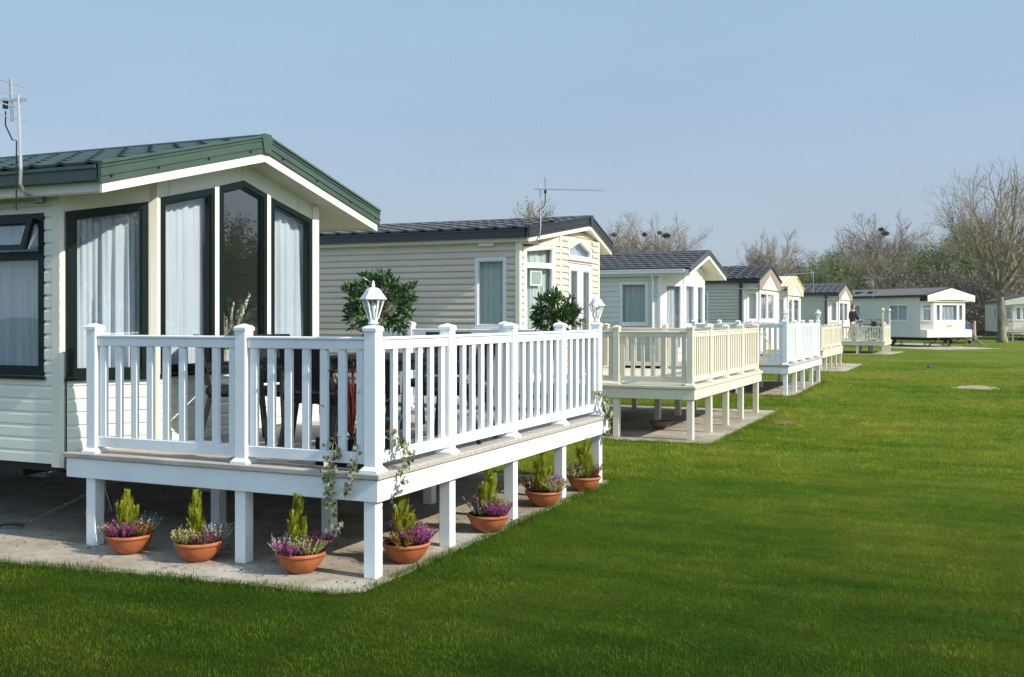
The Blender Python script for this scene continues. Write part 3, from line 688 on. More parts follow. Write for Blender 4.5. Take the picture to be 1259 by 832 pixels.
# ---- seventh: turned towards the lawn, bow front
def bow_van(label,corner,rz,P,names,deckside=False):
    y=Vector((-math.sin(rz),math.cos(rz))); loc=(corner[0]+y.x*1.83,corner[1]+y.y*1.83,0)
    C=shell('static_caravan',label,loc,rz,P); zs=P['zs']; hr,ze,zr=P['hr'],P['ze'],P['zr']
    # arched pediment
    n=14; top=[(-hr,ze-.03),(0,zr-.05),(hr,ze-.03)]
    arch=[(hr-.02-2*(hr-.02)*k/n, 2.70+ (0 if k in(0,n) else .02+.11*(1-abs(2*k/n-1)**1.6))) for k in range(n+1)]
    m=MB(); x=.12
    pts=[(x,yy,zz) for yy,zz in top]+[(x,yy,zz) for yy,zz in arch]
    for s in (-1,1):
        half=[p for p in pts if p[1]*s>=-1e-6]
        if s==-1: half=[(x,-hr,ze-.03),(x,0,zr-.05)]+[p for p in pts[3:] if p[1]<=1e-6]
        else: half=[(x,0,zr-.05),(x,hr,ze-.03)]+[p for p in pts[3:] if p[1]>=-1e-6]
        m.prism(half,(.04,0,0))
    m.build('gable_fascia',P['ped'],C)
    m=MB(); m.prism([(-.7,-hr+.03,2.705),(x-.002,-hr+.03,2.705),(x-.002,hr-.03,2.705),(-.7,hr-.03,2.705)],(0,0,.03)); m.build('gable_soffit',P['ped'],C)
    xb=-.02; fA=Fr((-.55,-1.83),(xb,-1.30)); fB=Fr((xb,-1.30),(xb,1.30)); fC=Fr((xb,1.30),(-.55,1.83))
    m=MB(); hsB=[(.18,.56,1.55,2.56),(.64,1.96,1.55,2.56),(2.04,2.42,1.55,2.56)]
    siding(m,fA,0,fA.L,1.02,2.72,[(.12,fA.L-.1,1.55,2.56)],.11,'flat'); siding(m,fC,0,fC.L,1.02,2.72,[(.12,fA.L-.1,1.55,2.56)],.11,'flat'); siding(m,fB,0,fB.L,1.02,2.84,hsB,.16,'flat')
    f0=Fr((-.02,-1.83),(-.02,1.83)); siding(m,f0,0,3.66,P['zf'],1.02,[],.16,'flat',off=.03)
    m.poly([(.01,-1.83,1.02),(.01,1.83,1.02),(-.55,1.83,1.06),(-.55,-1.83,1.06)])
    for s in (-1,1): m.poly([(.01,s*1.83,P['zf']),(.01,s*1.83,1.02),(-.56,s*1.83,1.06),(-.56,s*1.83,P['zf'])])
    m.build('front_wall',P['ped'],C)
    for k in hsB: window(C,fB,[(k[0],k[2]),(k[1],k[3])],.045,'white','sheer',wave=.14)
    for f in (fA,fC): window(C,f,[(.12,1.55),(f.L-.1,2.56)],.05,'white','sheer',bars=[('h',2.28,.05)],wave=.14)
    return C
P7=dict(L=10.,hb=1.83,hr=1.95,ze=3.10,zr=3.56,zf=.58,xf=-.55,tile='greytile',row=.40,per=.18,amp=.014,step=.012,gh=.10,gutter='black',barge='charcoal',bh=.06,th=.0,trim='charcoal',soffit='creamy',sid='palegreen',prof='lap2',pitch=.14,ped='creamy',
  wins=[(-7.3,-5.4,1.55,2.55,{}),(-3.0,-1.5,1.55,2.55,dict(bars=[('v',10-2.25,.06)]))],xr=.10,standx=(-1.2,-4.5,-8))
C7=bow_van('pale cream bow-fronted static caravan turned away from the row, beside the parked car',(-3.09,66.6),R(-40.5),P7,None)
m=MB(); m.prism([(.02+.008*math.cos(a),.26*math.cos(a),1.28+.07*math.sin(a)) for a in np.linspace(0,2*PI,20,endpoint=False)],(.012,0,0)); npz=m.build('name_plate','yellowcream',C7)
m=MB(); m.tube([(.045,-.16+.32*t,1.28+.018*math.sin(26*t)) for t in np.linspace(0,1,30)],.008,5); m.build('emblem','brown',npz)
for s in (-1,1):
    m=MB(); m.bar((.0,s*.9,.5),(-.9,s*.8,.05),.05,.05); m.box(-1.1,-.75,s*.8-.15,s*.8+.15,.002,.05); m.build('corner_steady','black',C7)
aerial(C7,[(-4.1,-1.95,2.9),(-4.1,-2.05,2.95),(-4.1,-2.05,4.0)],(-4.0,-2.05,3.93),(-5.6,-1.2,4.05),((-4.2,-2.05,3.75),(-4.2,-2.05,4.1)),4,1.1)
m=MB()
for x in (-6.3,-5.2): m.box(x-.25,x+.25,-1.2,-.8,zs(0)-zs(0)+3.30,3.42)
m.build('roof_vent','charcoal',C7)
P8=dict(P7,xf=-.55,sid='creamy',ped='ivory',wins=[(-8.3,-7.6,1.6,2.5,{}),(-6.,-5.,1.6,2.5,{})],L=11.,standx=(-2,-6,-9))
C8=bow_van('cream static caravan half hidden behind the big bare tree trunk',(1.52,90.6),R(-82.4),P8,None)
# ---------------------------------------------------------------- decks
PW=.0475
def post_bm(h,cap=True,skirt=True,z0=0):
    m=MB(); m.bbox(-PW,PW,-PW,PW,z0,h-.002,.004)
    if skirt: m.prism([(-.072,-.072,0.001),(.072,-.072,0.001),(.072,.072,0.001),(-.072,.072,0.001)],(0,0,.016)); m.add([(-.068,-.068,.017),(.068,-.068,.017),(.068,.068,.017),(-.068,.068,.017),(-.05,-.05,.04),(.05,-.05,.04),(.05,.05,.04),(-.05,.05,.04)],[(0,1,5,4),(1,2,6,5),(2,3,7,6),(3,0,4,7),(4,5,6,7)])
    return m
def cap_bm():
    m=MB(); a=.054; m.add([(-a,-a,0),(a,-a,0),(a,a,0),(-a,a,0),(-a,-a,.022),(a,-a,.022),(a,a,.022),(-a,a,.022),(-.045,-.045,.034),(.045,-.045,.034),(.045,.045,.034),(-.045,.045,.034),(0,0,.052)],
      [(3,2,1,0),(0,1,5,4),(1,2,6,5),(2,3,7,6),(3,0,4,7),(4,5,9,8),(5,6,10,9),(6,7,11,10),(7,4,8,11),(8,9,12),(9,10,12),(10,11,12),(11,8,12)]); return m
def lantern_parts(par,loc,s=1.,m_='pvc'):
    """six-sided coach lantern"""
    m=MB(); n=6; a0=PI/6
    m.lathe((0,0,0),[(.045,0),(.05,.012),(.038,.02),(.042,.05),(.048,.055)],n,a0)
    m.lathe((0,0,0),[(.098,.222),(.125,.226),(.118,.236),(.088,.275),(.070,.305),(.048,.325),(.015,.335),(.012,.345),(.018,.355),(.010,.368),(.014,.378),(0.0,.40)],n,a0)
    for k in range(n):
        a=a0+2*PI*k/n; m.bar((.045*math.cos(a),.045*math.sin(a),.05),(.098*math.cos(a),.098*math.sin(a),.224),.013,.013,(math.cos(a),math.sin(a),0))
    o=m.build('lantern',m_,par,loc=loc); o.scale=(s,s,s)
    g=MB(); g.lathe((0,0,0),[(.043,.056),(.092,.221)],n,a0); g.build('lantern_glass','glass',o)
    b=MB(); b.lathe((0,0,0),[(.018,.056),(.018,.13),(.027,.15),(.027,.18),(.012,.2),(0,.203)],10); b.build('bulb','pvc',o,smooth=True)
    return o
proto={}
def deck(name,label,loc,rz,X0,X1,Y0,Y1,zf0,zf1,zb,zt,fx,ry,bx,nf,nr,nb,m_='pvc',dm='deck',group='raised decks along the row',lant=(),legsx=None,legsy=None,inner=(),tall=()):
    root=thing(name,label,'deck',loc,rz,group)
    m=MB(); ov=.02; w=.137; y=Y0-ov
    # boards run along x; a bullnosed edging board closes the front and the end
    m.bbox(X0-ov,X1+ov,Y0-ov,Y0+.10,zf1+.003,zb,.006); m.bbox(X1-.10,X1+ov,Y0+.104,Y1+ov,zf1+.003,zb,.006)
    y=Y0+.106
    while y<Y1-.05:
        m.box(X0-ov,X1-.104,y,min(y+w,Y1),zf1+.003,zb-.001); y+=w+.006
    m.build('deck_boards',dm,root)
    m=MB(); m.bbox(X0,X1,Y0,Y0+.035,zf0,zf1,.003); m.build('fascia',m_,root)
    m=MB(); m.bbox(X1-.035,X1+.001,Y0+.036,Y1,zf0,zf1,.003); m.build('fascia',m_,root)
    m=MB(); m.bbox(X0,X1-.036,Y1-.036,Y1-.001,zf0,zf1,.003); m.build('fascia',m_,root)
    m=MB()
    x=X0+.5
    while x<X1-.3: m.box(x-.022,x+.022,Y0+.037,Y1-.037,zf0+.015,zf1); x+=.45
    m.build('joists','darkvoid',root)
    key=(round(zt-zb,3),m_); kl=(round(zf0,3),m_)
    def post(x,y,h=None):
        k=key if h is None else (round(h-zb,3),m_)
        if k not in proto:
            p=post_bm(k[0]).build('post',m_,root); c=cap_bm().build('post_cap',m_,p,loc=(0,0,k[0])); proto[k]=p; p.location=(x,y,zb); return p
        return copy_tree(proto[k],(x,y,zb),None,root)
    def leg(x,y):
        if kl not in proto:
            q=MB(); q.bbox(-PW,PW,-PW,PW,0.001,kl[0]-.001,.004); p=q.build('leg',m_,root); p.location=(x,y,0); proto[kl]=p; return
        cp(proto[kl],root,(x,y,0))
    xe=X1-.036-PW; ye=Y0+.028+PW
    posts={}
    for i,x in enumerate(fx): posts['f',i]=post(x,ye,dict(tall).get(('f',i)))
    for i,y in enumerate(ry): posts['r',i]=post(xe,y,dict(tall).get(('r',i)))
    for i,x in enumerate(bx): posts['b',i]=post(x,Y1-.03-PW)
    corner=post(xe,ye,dict(tall).get('c')); posts['c']=corner
    def rail(p0,p1,n,first=.03):
        d=Vector((p1[0]-p0[0],p1[1]-p0[1],0)); G=d.length-2*PW; d.normalize()
        ang=math.atan2(d.y,d.x); H=zt-zb
        q=MB(); g=G/2
        q.bbox(-g,g,-.036,.036,H-.062,H-.040,.006); q.bbox(-g,g,-.024,.024,H-.128,H-.0625,.004)
        o=q.build('railing',m_,root); q=MB(); q.bbox(-g,g,-.022,.022,.052,.132,.004); q.build('bottom_rail',m_,o); mid=(Vector((p0[0],p0[1],0))+Vector((p1[0],p1[1],0)))/2
        o.location=(mid.x,mid.y,zb); o.rotation_euler=(0,0,ang)
        kb=('bal',round(H,3),m_)
        e=.05; st=(G-2*e)/(max(n-1,1))
        for i in range(n):
            u=-g+e+i*st
            if kb not in proto:
                b=MB(); b.bbox(-.030,.030,-.017,.017,.133,H-.129,.003); proto[kb]=b.build('baluster',m_,o,loc=(u,0,0))
            else: cp(proto[kb],o,(u,0,0))
    P=[(x,ye) for x in fx]+[(xe,ye)]
    for (a,b,n) in zip(P,P[1:],nf): rail(a,b,n)
    P=[(xe,ye)]+[(xe,y) for y in ry]
    for (a,b,n) in zip(P,P[1:],nr): rail(a,b,n)
    P=[(x,Y1-.03-PW) for x in bx]+([(xe,ry[-1])] if ry else [])
    for (a,b,n) in zip(P,P[1:],nb): rail(a,b,n)
    for x in (legsx or fx): leg(x,ye)
    leg(xe,ye)
    for y in (legsy or ry): leg(xe,y)
    for x,y in inner: leg(x,y)
    for l in lant:
        p=posts[l]; lantern_parts(root,(p.location.x,p.location.y,zt+.05 if l not in dict(tall) else dict(tall)[l]+.05),.76 if not tall else .82,m_)
    return root
D1=deck('raised_deck','white raised deck with ivy at its corner and terracotta bowls between its legs',(0,0,0),0,-6.643,-3.766,6.136,10.97,.5335,.6845,.7275,1.70,
  [-6.415,-4.955],[7.31,8.52,9.71,10.79],[-6.75,-6.24,-5.0],[9,7],[6,7,7,6],[2,7,7],lant=['c',('r',3)],
  inner=[(-6.05,7.24),(-4.88,7.2),(-6.05,8.9),(-4.88,8.9),(-6.1,10.85),(-4.9,10.85),(-6.55,10.85)])
D2=deck('raised_deck','cream raised deck in front of the beige caravan with white french doors',(0,0,0),0,-7.0,-3.838,14.98,20.0,.588,.737,.785,1.625,
  [-6.2,-5.05],[16.18,17.35,18.52,19.86],[-6.9,-5.7,-4.8],[7,7],[8,8,8,8],[7,6,6],'pvc_cream','deck_cream',
  inner=[(-6.3,17.4),(-5.1,17.4),(-6.3,19.88),(-5.1,19.88),(-5.1,18.7)])
D3=deck('raised_deck','white raised deck with two lanterns, second white one in the row',(0,0,0),0,-7.1,-4.081,24.44,29.82,.495,.653,.70,1.675,
  [-6.3,-5.25],[25.78,26.98,28.42,29.70],[-6.9,-6.0,-5.1],[8,8],[9,9,9,9],[7,6,7],lant=['c',('r',3)],
  inner=[(-6.3,27.0),(-5.2,27.0),(-6.3,29.7),(-5.2,29.7)])
D4=deck('raised_deck','narrow-looking cream raised deck without lanterns, beyond the second white one',(0,0,0),0,-7.3,-4.90,36.0,41.4,.432,.64,.69,1.495,
  [-6.3],[37.25,38.6,39.95,41.28],[-7,-5.9],[9],[9,9,9,9],[8,7],'pvc_cream','deck_cream',inner=[(-6.0,38.5),(-6,41.3)])
D5=deck('raised_deck','cream raised deck with a person and bicycles on it',(0,0,0),0,-7.6,-4.42,53.8,58.0,.40,.56,.61,1.37,
  [-7.3,-5.69],[54.85,55.85,56.9,57.86],[-7.4,-5.9],[11,9],[7,7,7,7],[9,9],'pvc_cream','deck_cream',lant=['c',('r',3)],tall=[('c',1.90),(('r',3),1.90)],
  inner=[(-5.75,56.0),(-5.2,56.0),(-5.5,57.8)])
D8=deck('raised_deck','small cream raised deck in front of the caravan behind the bare tree',(1.52+1.83*.991,90.6+1.83*.132,0),R(-82.4),.25,2.3,-1.75,2.2,.45,.62,.67,1.55,
  [.40],[-.4,.85,2.05],[.4],[10],[8,8,8],[10],'pvc_cream','deck_cream')
# ---------------------------------------------------------------- slabs
def slab(name,pts,ragged=.03):
    P=[]
    for i in range(len(pts)):
        a,b=Vector(pts[i]+(0,)),Vector(pts[(i+1)%len(pts)]+(0,)); n=max(2,int((b-a).length/.12))
        for k in range(n):
            p=a.lerp(b,k/n); P.append((p.x+rnd.uniform(-ragged,ragged)*.5,p.y+rnd.uniform(-ragged,ragged)*.5,-.08))
    m=MB(); m.prism(P,(0,0,.08)); o=m.build(name,'concrete'); return struct(o)
SL=[[(-18,4.9),(-9.2,5.22),(-7.4,5.40),(-6.6,5.49),(-5.22,5.66),(-3.88,5.76),(-3.72,5.90),(-3.735,10.88),(-3.80,11.02),(-18,11.05)],
    [(-18,14.35),(-4.85,14.60),(-3.60,14.64),(-3.50,14.75),(-3.55,20.4),(-3.72,20.5),(-18,20.4)],
    [(-18,24.1),(-3.95,24.28),(-3.9,24.4),(-4.05,30.1),(-18,30.2)],
    [(-18,36.0),(-4.3,36.15),(-4.2,36.3),(-4.25,42.2),(-18,42.3)],
    [(-18,53.4),(-4.15,53.55),(-3.78,58.1),(-18,58.3)],
    [(-9.,74.),(-4.3,63.9),(-2.4,62.4),(0.9,65.9),(-.9,68.4),(-4,77)]]
for s in SL: slab('concrete_slab',s)
m=MB(); m.box(-12,-5.4,9.25,9.5,0.002,.11); tag(m.build('concrete_block','concrete'),'long grey concrete kerb block lying under the green roofed caravan','block')
# ---------------------------------------------------------------- planting helpers
def clump(m,c,n,rad,h,sp,tintf,up=.6,ll=.012,lw=.006,segs=9):
    """heather: upright sprigs clothed in tiny florets"""
    for i in range(n):
        a=rnd.uniform(0,2*PI); r=rad*math.sqrt(rnd.random()); b=Vector((c[0]+r*.6*math.cos(a),c[1]+r*.6*math.sin(a),c[2]))
        d=Vector((math.cos(a)*r/rad*.9,math.sin(a)*r/rad*.9,up+rnd.uniform(0,.5))).normalized(); L=h*rnd.uniform(.7,1.15)
        t0=rnd.random()
        for k in range(segs):
            t=.25+.75*k/segs; p=b+d*L*t
            for q in range(3):
                dd=Vector((rnd.uniform(-1,1),rnd.uniform(-1,1),rnd.uniform(-.2,.9))).normalized()
                m.leaf(p,(dd+d*.6),ll*rnd.uniform(.8,1.5),lw*2,min(1,max(0,tintf*.5+t0*.5*t+rnd.uniform(-.15,.3))))
def conifer(m,h,w,n):
    """upright feathery sprays, broad below and pointed above"""
    tips=[(rnd.uniform(-.12,.12)*w,rnd.uniform(-.12,.12)*w,h)]*3+[(rnd.uniform(-.9,.9)*w,rnd.uniform(-.9,.9)*w,h*rnd.uniform(.42,.80)) for _ in range(6)]
    for i in range(int(n*1.35)):
        tx,ty,tz=rnd.choice(tips); t0=rnd.random()**.8*.88; a=rnd.uniform(0,2*PI); r=w*.74*(1-t0)**1.15*rnd.uniform(.1,1)*(tz/h)**.5
        b=Vector((tx*t0+r*math.cos(a),ty*t0+r*math.sin(a),tz*t0)); tl=(1-t0)*rnd.uniform(.1,.75)+.08; d=Vector((math.cos(a)*tl,math.sin(a)*tl,1)).normalized()
        L=min(tz*(1.08-t0),h*rnd.uniform(.2,.36)); sd=Vector((math.cos(a+PI/2),math.sin(a+PI/2),rnd.uniform(-.3,.3))); sd=Quaternion(d,rnd.uniform(-.9,.9))@sd
        tb=min(1,.10+.45*(r/w)+.35*t0+rnd.uniform(-.1,.25))
        for k in range(8):
            t=k/8; p=b+d*L*t
            for s in (-1,1): m.leaf(p,d+sd*s*(.8-.35*t),L*.34*(1-.72*t)+.006,.0065,min(1,max(0,tb+rnd.uniform(-.15,.12)+.2*t)),d.cross(sd))
        m.leaf(b+d*L*.9,d,L*.25,.006,min(1,tb+.2))
def flower_bowl(loc,rz,label,seed,items,ch=.34,cw=.075,cn=120,cs=(0,0.03)):
    global rnd
    rnd=random.Random(seed)
    t=thing('flower_bowl',label,'potted plant',loc,rz,'terracotta flower bowls round the white deck'); t.scale=(.86,.86,.86)
    m=MB(); m.lathe((0,0,0),[(.085,0.002),(.098,.006),(.128,.03),(.158,.065),(.180,.10),(.193,.132),(.197,.142),(.206,.145),(.210,.155),(.209,.168),(.203,.174),(.192,.172),(.186,.160),(.165,.135)],40); o=m.build('bowl','terracotta',t,smooth=True)
    m=MB(); m.lathe((0,0,0),[(.182,.145),(.10,.158),(0,.165)],24); m.build('soil','soil',t,smooth=True)
    m=MB(); conifer(m,ch*1.12,cw,cn); m.build('conifer','goldconifer',t,loc=(cs[0],cs[1],.155))
    for kind,x,y,r,h,n in items:
        m=MB(); clump(m,(0,0,0),int(n*1.35),r*1.22,h*1.2,.5,.5,up=.7); m.build('heather' if kind.startswith('heather') else 'silver_foliage',kind,t,loc=(x,y,.15))
    return t
H='heather';HC='heathercream';HR='heatherrust';HB='heatherbrown';SV='silverleaf'
# camera looks roughly along (-.41,.91): in a bowl, "left" is (-.91,-.41)
def RL(l,f): return (-.91*l+.41*f,-.41*l-.91*f)   # l = to the left, f = to the front
def IT(*a): return [(k,)+RL(l,f)+(r,h,n) for k,l,f,r,h,n in a]
flower_bowl((-5.95,6.10,0),0,'terracotta bowl by the leg nearest the caravan, purple heather between lime and rusty sprigs',11,IT((HC,.13,.04,.06,.11,36),(H,.03,.10,.09,.13,60),(HR,-.12,.05,.075,.13,46),(SV,-.12,-.07,.06,.16,20),(H,.08,-.08,.06,.15,26)),0.336,0.123,135,RL(.02,0))
flower_bowl((-5.30,6.12,0),.4,'terracotta bowl with lime and dull brown heather but no purple heather',12,IT((HC,.11,.05,.075,.13,48),(HB,-.02,.10,.10,.10,66),(SV,-.14,.03,.07,.16,36),(HB,.02,-.1,.08,.14,30)),0.370,0.087,99,RL(.02,0))
flower_bowl((-4.40,6.14,0),.9,'terracotta bowl in front of the corner leg, lime heather between two purple heathers, upright conifer',13,IT((HC,.02,.10,.09,.13,60),(H,.14,.04,.075,.12,46),(H,-.14,.03,.08,.15,60),(SV,.12,-.06,.06,.15,22)),0.403,0.109,135,RL(.02,-.02))
flower_bowl((-3.875,6.71,0),1.5,'terracotta bowl with bright yellow conifer just behind the deck corner leg',14,IT((H,.02,.09,.10,.15,90),(H,-.11,-.04,.07,.18,50),(HC,-.15,.04,.06,.14,36),(HR,.15,.0,.06,.12,36)),0.403,0.123,153,RL(.03,-.02))
flower_bowl((-3.80,7.95,0),2.2,'terracotta bowl between second and third leg from the corner, two spreading purple heathers',15,IT((HC,-.01,.10,.08,.14,60),(H,.14,.02,.08,.15,60),(H,-.14,.03,.085,.15,66),(SV,-.04,-.08,.06,.17,18)),0.426,0.123,153,RL(.03,-.02))
flower_bowl((-3.83,9.24,0),2.9,'terracotta bowl between third and fourth leg, central purple heather beside a rusty one',16,IT((H,.06,.08,.105,.15,96),(HR,-.13,.04,.07,.15,56),(HC,.15,-.06,.06,.15,28)),0.426,0.109,135,RL(.0,-.04))
flower_bowl((-3.79,10.23,0),3.6,'terracotta bowl farthest along the white deck, purple heather between rusty and cream sprigs',17,IT((H,-.02,.10,.10,.13,80),(HR,.12,.03,.07,.15,46),(HC,-.13,.0,.075,.17,50)),0.403,0.116,144,RL(.01,-.03))
rnd=random.Random(5)
# bay trees on the deck
def bay(loc,label,pot,R_,zc,n,seed,potr=.17):
    global rnd
    rnd=random.Random(seed)
    t=thing('potted_bay_tree',label,'potted plant',loc,0,'bay trees on the white deck')
    m=MB(); m.lathe((0,0,0),[(potr*.72,.002),(potr*.75,.01),(potr*.98,.22),(potr*1.08,.225),(potr*1.08,.262),(potr*.98,.262),(potr*.93,.22)],32); m.build('pot',pot,t,smooth=True)
    m=MB(); m.lathe((0,0,0),[(potr*.92,.225),(0,.235)],20); m.build('soil','soil',t)
    m=MB(); m.tube([(0,0,.22),(.012,.01,.5),(-.01,0,.8),(0,.005,zc-R_*.4)],[.02,.017,.015,.013],8)
    for k in range(40):
        d=Vector((rnd.gauss(0,1),rnd.gauss(0,1),rnd.gauss(.15,.8))).normalized(); e=Vector((0,0,zc))+d*R_*.85
        m.tube([(0,0,zc-R_*.4),Vector((0,0,zc))+d*R_*.35,e],[.007,.005,.002],4)
    m.build('stem','bark',t)
    m=MB()
    cl=[]
    for k in range(n//9):
        d=Vector((rnd.gauss(0,1),rnd.gauss(0,1),rnd.gauss(.05,.9))).normalized(); rr=R_*rnd.uniform(.55,1.02)*(1+.12*math.sin(5*d.x+3*d.z+seed))
        c=Vector((d.x*rr*1.05,d.y*rr*1.05,zc+d.z*rr*.95)); ax=(d+Vector((0,0,.5))+Vector((rnd.gauss(0,.3),rnd.gauss(0,.3),rnd.gauss(0,.3)))).normalized()
        for q in range(9):
            a=q*2.4+rnd.random(); o=ax.orthogonal().normalized(); o=Quaternion(ax,a)@o
            dd=(o*rnd.uniform(.5,1.)+ax*(.35+.09*q)).normalized()
            m.leaf(c+ax*(q*.006),dd,rnd.uniform(.05,.10),rnd.uniform(.018,.031),min(1,max(0,rnd.gauss(.45,.25))),ax.cross(dd)+ax*.8,fold=.18)
    m.build('foliage','leafbay',t)
    return t
bay((-4.55,7.44,.7275),'bay tree with a bushy round head in a teal pot behind the corner lantern','teal',.245,1.17,1400,21)
bay((-4.10,10.18,.7275),'smaller dense bay tree on the white deck in front of the white french doors','darkgreenpot',.205,1.10,1300,22,.14)
# trailing ivy and red cordyline at the corner
def ivy(name,label,strands,seed,box=None):
    global rnd
    rnd=random.Random(seed)
    t=thing(name,label,'trailing plant',(0,0,0),0,'ivy trailing over the white deck')
    S=MB(); F=MB()
    for pts,n,sz in strands:
        P=[Vector(p) for p in pts]; Q=[]
        for a,b in zip(P,P[1:]):
            for k in range(6): Q.append(a.lerp(b,k/6)+Vector((rnd.gauss(0,.006),rnd.gauss(0,.004),0)))
        Q.append(P[-1]); S.tube(Q,.0025,4)
        for k in range(int(n*.62)):
            i=rnd.random()**.8*(len(Q)-1); j=int(min(i,len(Q)-2)); p=Q[j].lerp(Q[j+1],i-j)
            o=Vector((rnd.gauss(0,.028),-abs(rnd.gauss(0,.018)),rnd.gauss(0,.015))) if abs(P[-1].y-P[0].y)<.12 and P[0].y<6.3 else Vector((abs(rnd.gauss(0,.018)),rnd.gauss(0,.028),rnd.gauss(0,.015)))
            c=p+o; nr=(Vector((.3,-.8,.35)) if P[0].y<6.25 else Vector((.9,-.2,.35)))+Vector((rnd.gauss(0,.35),rnd.gauss(0,.35),rnd.gauss(0,.35))); nr.normalize()
            d=Vector((rnd.gauss(0,.5),rnd.gauss(0,.3),-.9)); d=(d-nr*d.dot(nr)).normalized(); sd=nr.cross(d); s=sz*rnd.uniform(.5,1.2); ti=min(1,max(0,rnd.gauss(.45,.28)))
            sh=[(0,-.1),(.42,-.28),(.30,.12),(.55,.35),(.24,.5),(0,1.),(-.24,.5),(-.55,.35),(-.30,.12),(-.42,-.28)]
            F.add([c+(d*y+sd*x)*s+nr*.12*s*abs(x) for x,y in sh],[(0,1,2,5),(2,3,4,5),(5,6,7,8),(0,5,8,9)],ti)
    S.build('stems','bark2',t); F.build('leaves','ivyleaf',t)
    return t
yf=6.105; 
ivy('trailing_ivy','variegated ivy hanging in long strands over the shaded fascia beside the corner leg',[([(-4.16,6.22,.98),(-4.15,yf,.80),(-4.13,yf-.01,.70),(-4.12,yf-.012,.56),(-4.10,yf,.42),(-4.06,yf+.02,.30)],90,.038),([(-4.13,6.22,.98),(-4.12,yf,.80),(-4.15,yf-.012,.66),(-4.15,yf-.012,.50)],60,.036),([(-4.0,6.22,.98),(-3.97,yf,.82),(-3.96,yf-.012,.70),(-4.03,yf-.012,.58)],40,.038),([(-3.98,6.2,.94),(-3.93,yf,.75),(-3.95,yf-.01,.62)],18,.036),([(-4.15,6.3,1.02),(-4.15,6.22,.9),(-4.14,yf,.76)],40,.036)],31)
ivy('trailing_ivy','pale variegated ivy spilling over the sunlit end of the deck just round the corner post',[([(-3.88,6.38,.97),(-3.735,6.36,.90),(-3.72,6.38,.76),(-3.73,6.36,.62),(-3.735,6.26,.52)],70,.036),([(-3.88,6.46,.97),(-3.735,6.48,.88),(-3.72,6.46,.74)],46,.036),([(-3.88,6.40,1.0),(-3.74,6.42,.93),(-3.72,6.40,.80)],36,.036)],32)
ivy('trailing_ivy','pale variegated ivy hanging by the last post at the far end of the white deck',[([(-3.85,10.74,1.02),(-3.735,10.76,.92),(-3.72,10.78,.76),(-3.725,10.8,.60),(-3.73,10.78,.48)],70,.05),([(-3.85,10.62,1.02),(-3.735,10.66,.94),(-3.72,10.70,.78)],50,.05),([(-3.86,10.9,.98),(-3.74,10.88,.88),(-3.72,10.86,.70)],36,.05)],33)
rnd=random.Random(41)
t=thing('cordyline','red cordyline with thin arching leaves in a black trough behind the corner railing','potted plant',(-4.15,6.42,.7275))
m=MB()
m.prism([(-.26,-.09,.001),(.20,-.09,.001),(.20,.09,.001),(-.26,.09,.001)],(0,0,.20)); m.build('trough','cushion',t)
m=MB()
for k in range(30):
    a=rnd.uniform(0,2*PI); tl=rnd.uniform(.05,.8)**1.3; L=rnd.uniform(.42,.62); p=Vector((0,0,.2)); w=.015; ti=min(1,max(0,rnd.gauss(.55,.25)))
    d=Vector((math.cos(a)*tl,math.sin(a)*tl,1)).normalized(); prev=None
    for s in range(8):
        sd=d.cross(Vector((math.cos(a+.4),math.sin(a+.4),0.2))).normalized()*w*(1-(s/8)**2)*.5
        cur=(p-sd,p+sd)
        if prev: m.add([prev[0],prev[1],cur[1],cur[0]],[(0,1,2,3)],ti)
        prev=cur; p=p+d*L/7; d=(d+Vector((math.cos(a)*.07*tl,math.sin(a)*.07*tl,-.10*tl*s*.5))).normalized()
m.build('leaves','cordyline',t)
# white flowers poking through beside the corner post
t=thing('white_flowers','small white flowers in a black pot beside the corner post','potted plant',(-3.99,6.43,.7275))
m=MB(); m.lathe((0,0,0),[(.05,.001),(.065,.15),(.07,.15),(.07,.165),(.06,.165)],16); m.build('pot','cushion',t)
m=MB(); clump(m,(0,0,.15),9,.05,.12,.5,.9,ll=.02,lw=.009,segs=5); m.build('flower_head','silverleaf',t)
# pots by the bay window
t=thing('green_pot','tall dark green glazed pot near the caravan wall on the white deck','pot',(-5.62,8.42,.7275))
m=MB(); m.lathe((0,0,0),[(.12,.001),(.15,.1),(.165,.25),(.16,.32),(.172,.34),(.172,.36),(.15,.36),(.14,.30)],28); m.build('pot','darkgreenpot',t,smooth=True)
m=MB(); m.lathe((0,0,0),[(.15,.315),(0,.325)],20); m.build('soil','soil',t)
# dried grasses standing inside the middle window
t=thing('dried_grass_arrangement','vase of pale dried grasses standing inside the middle prow window','vase',(-6.47,7.86,1.30)); rnd=random.Random(3)
m=MB(); m.lathe((0,0,0),[(.05,.001),(.075,.05),(.07,.12),(.04,.17),(.048,.19)],20); m.build('vase','creamy',t,smooth=True)
m=MB()
for k in range(26):
    a=rnd.uniform(0,2*PI); d=Vector((math.cos(a)*.35,math.sin(a)*.45,1)).normalized(); L=rnd.uniform(.34,.66)
    m.tube([(0,0,.15),Vector((0,0,.15))+d*L*.6],.002,3,.4)
    for q in range(34):
        tt=.45+.55*q/34; p=Vector((0,0,.15))+d*L*tt; e=Vector((rnd.gauss(0,1),rnd.gauss(0,1),rnd.gauss(.9,.6))).normalized()
        m.leaf(p,e+d*1.6,.055*(1.3-tt),.016,rnd.random())
m.build('plumes','pampas',t)
m=MB(); m.box(-6.72,-6.34,6.9,8.95,1.27,1.298); o=m.build('window_ledge','ivory',C1); o.location=(6.1,-7.93,0)
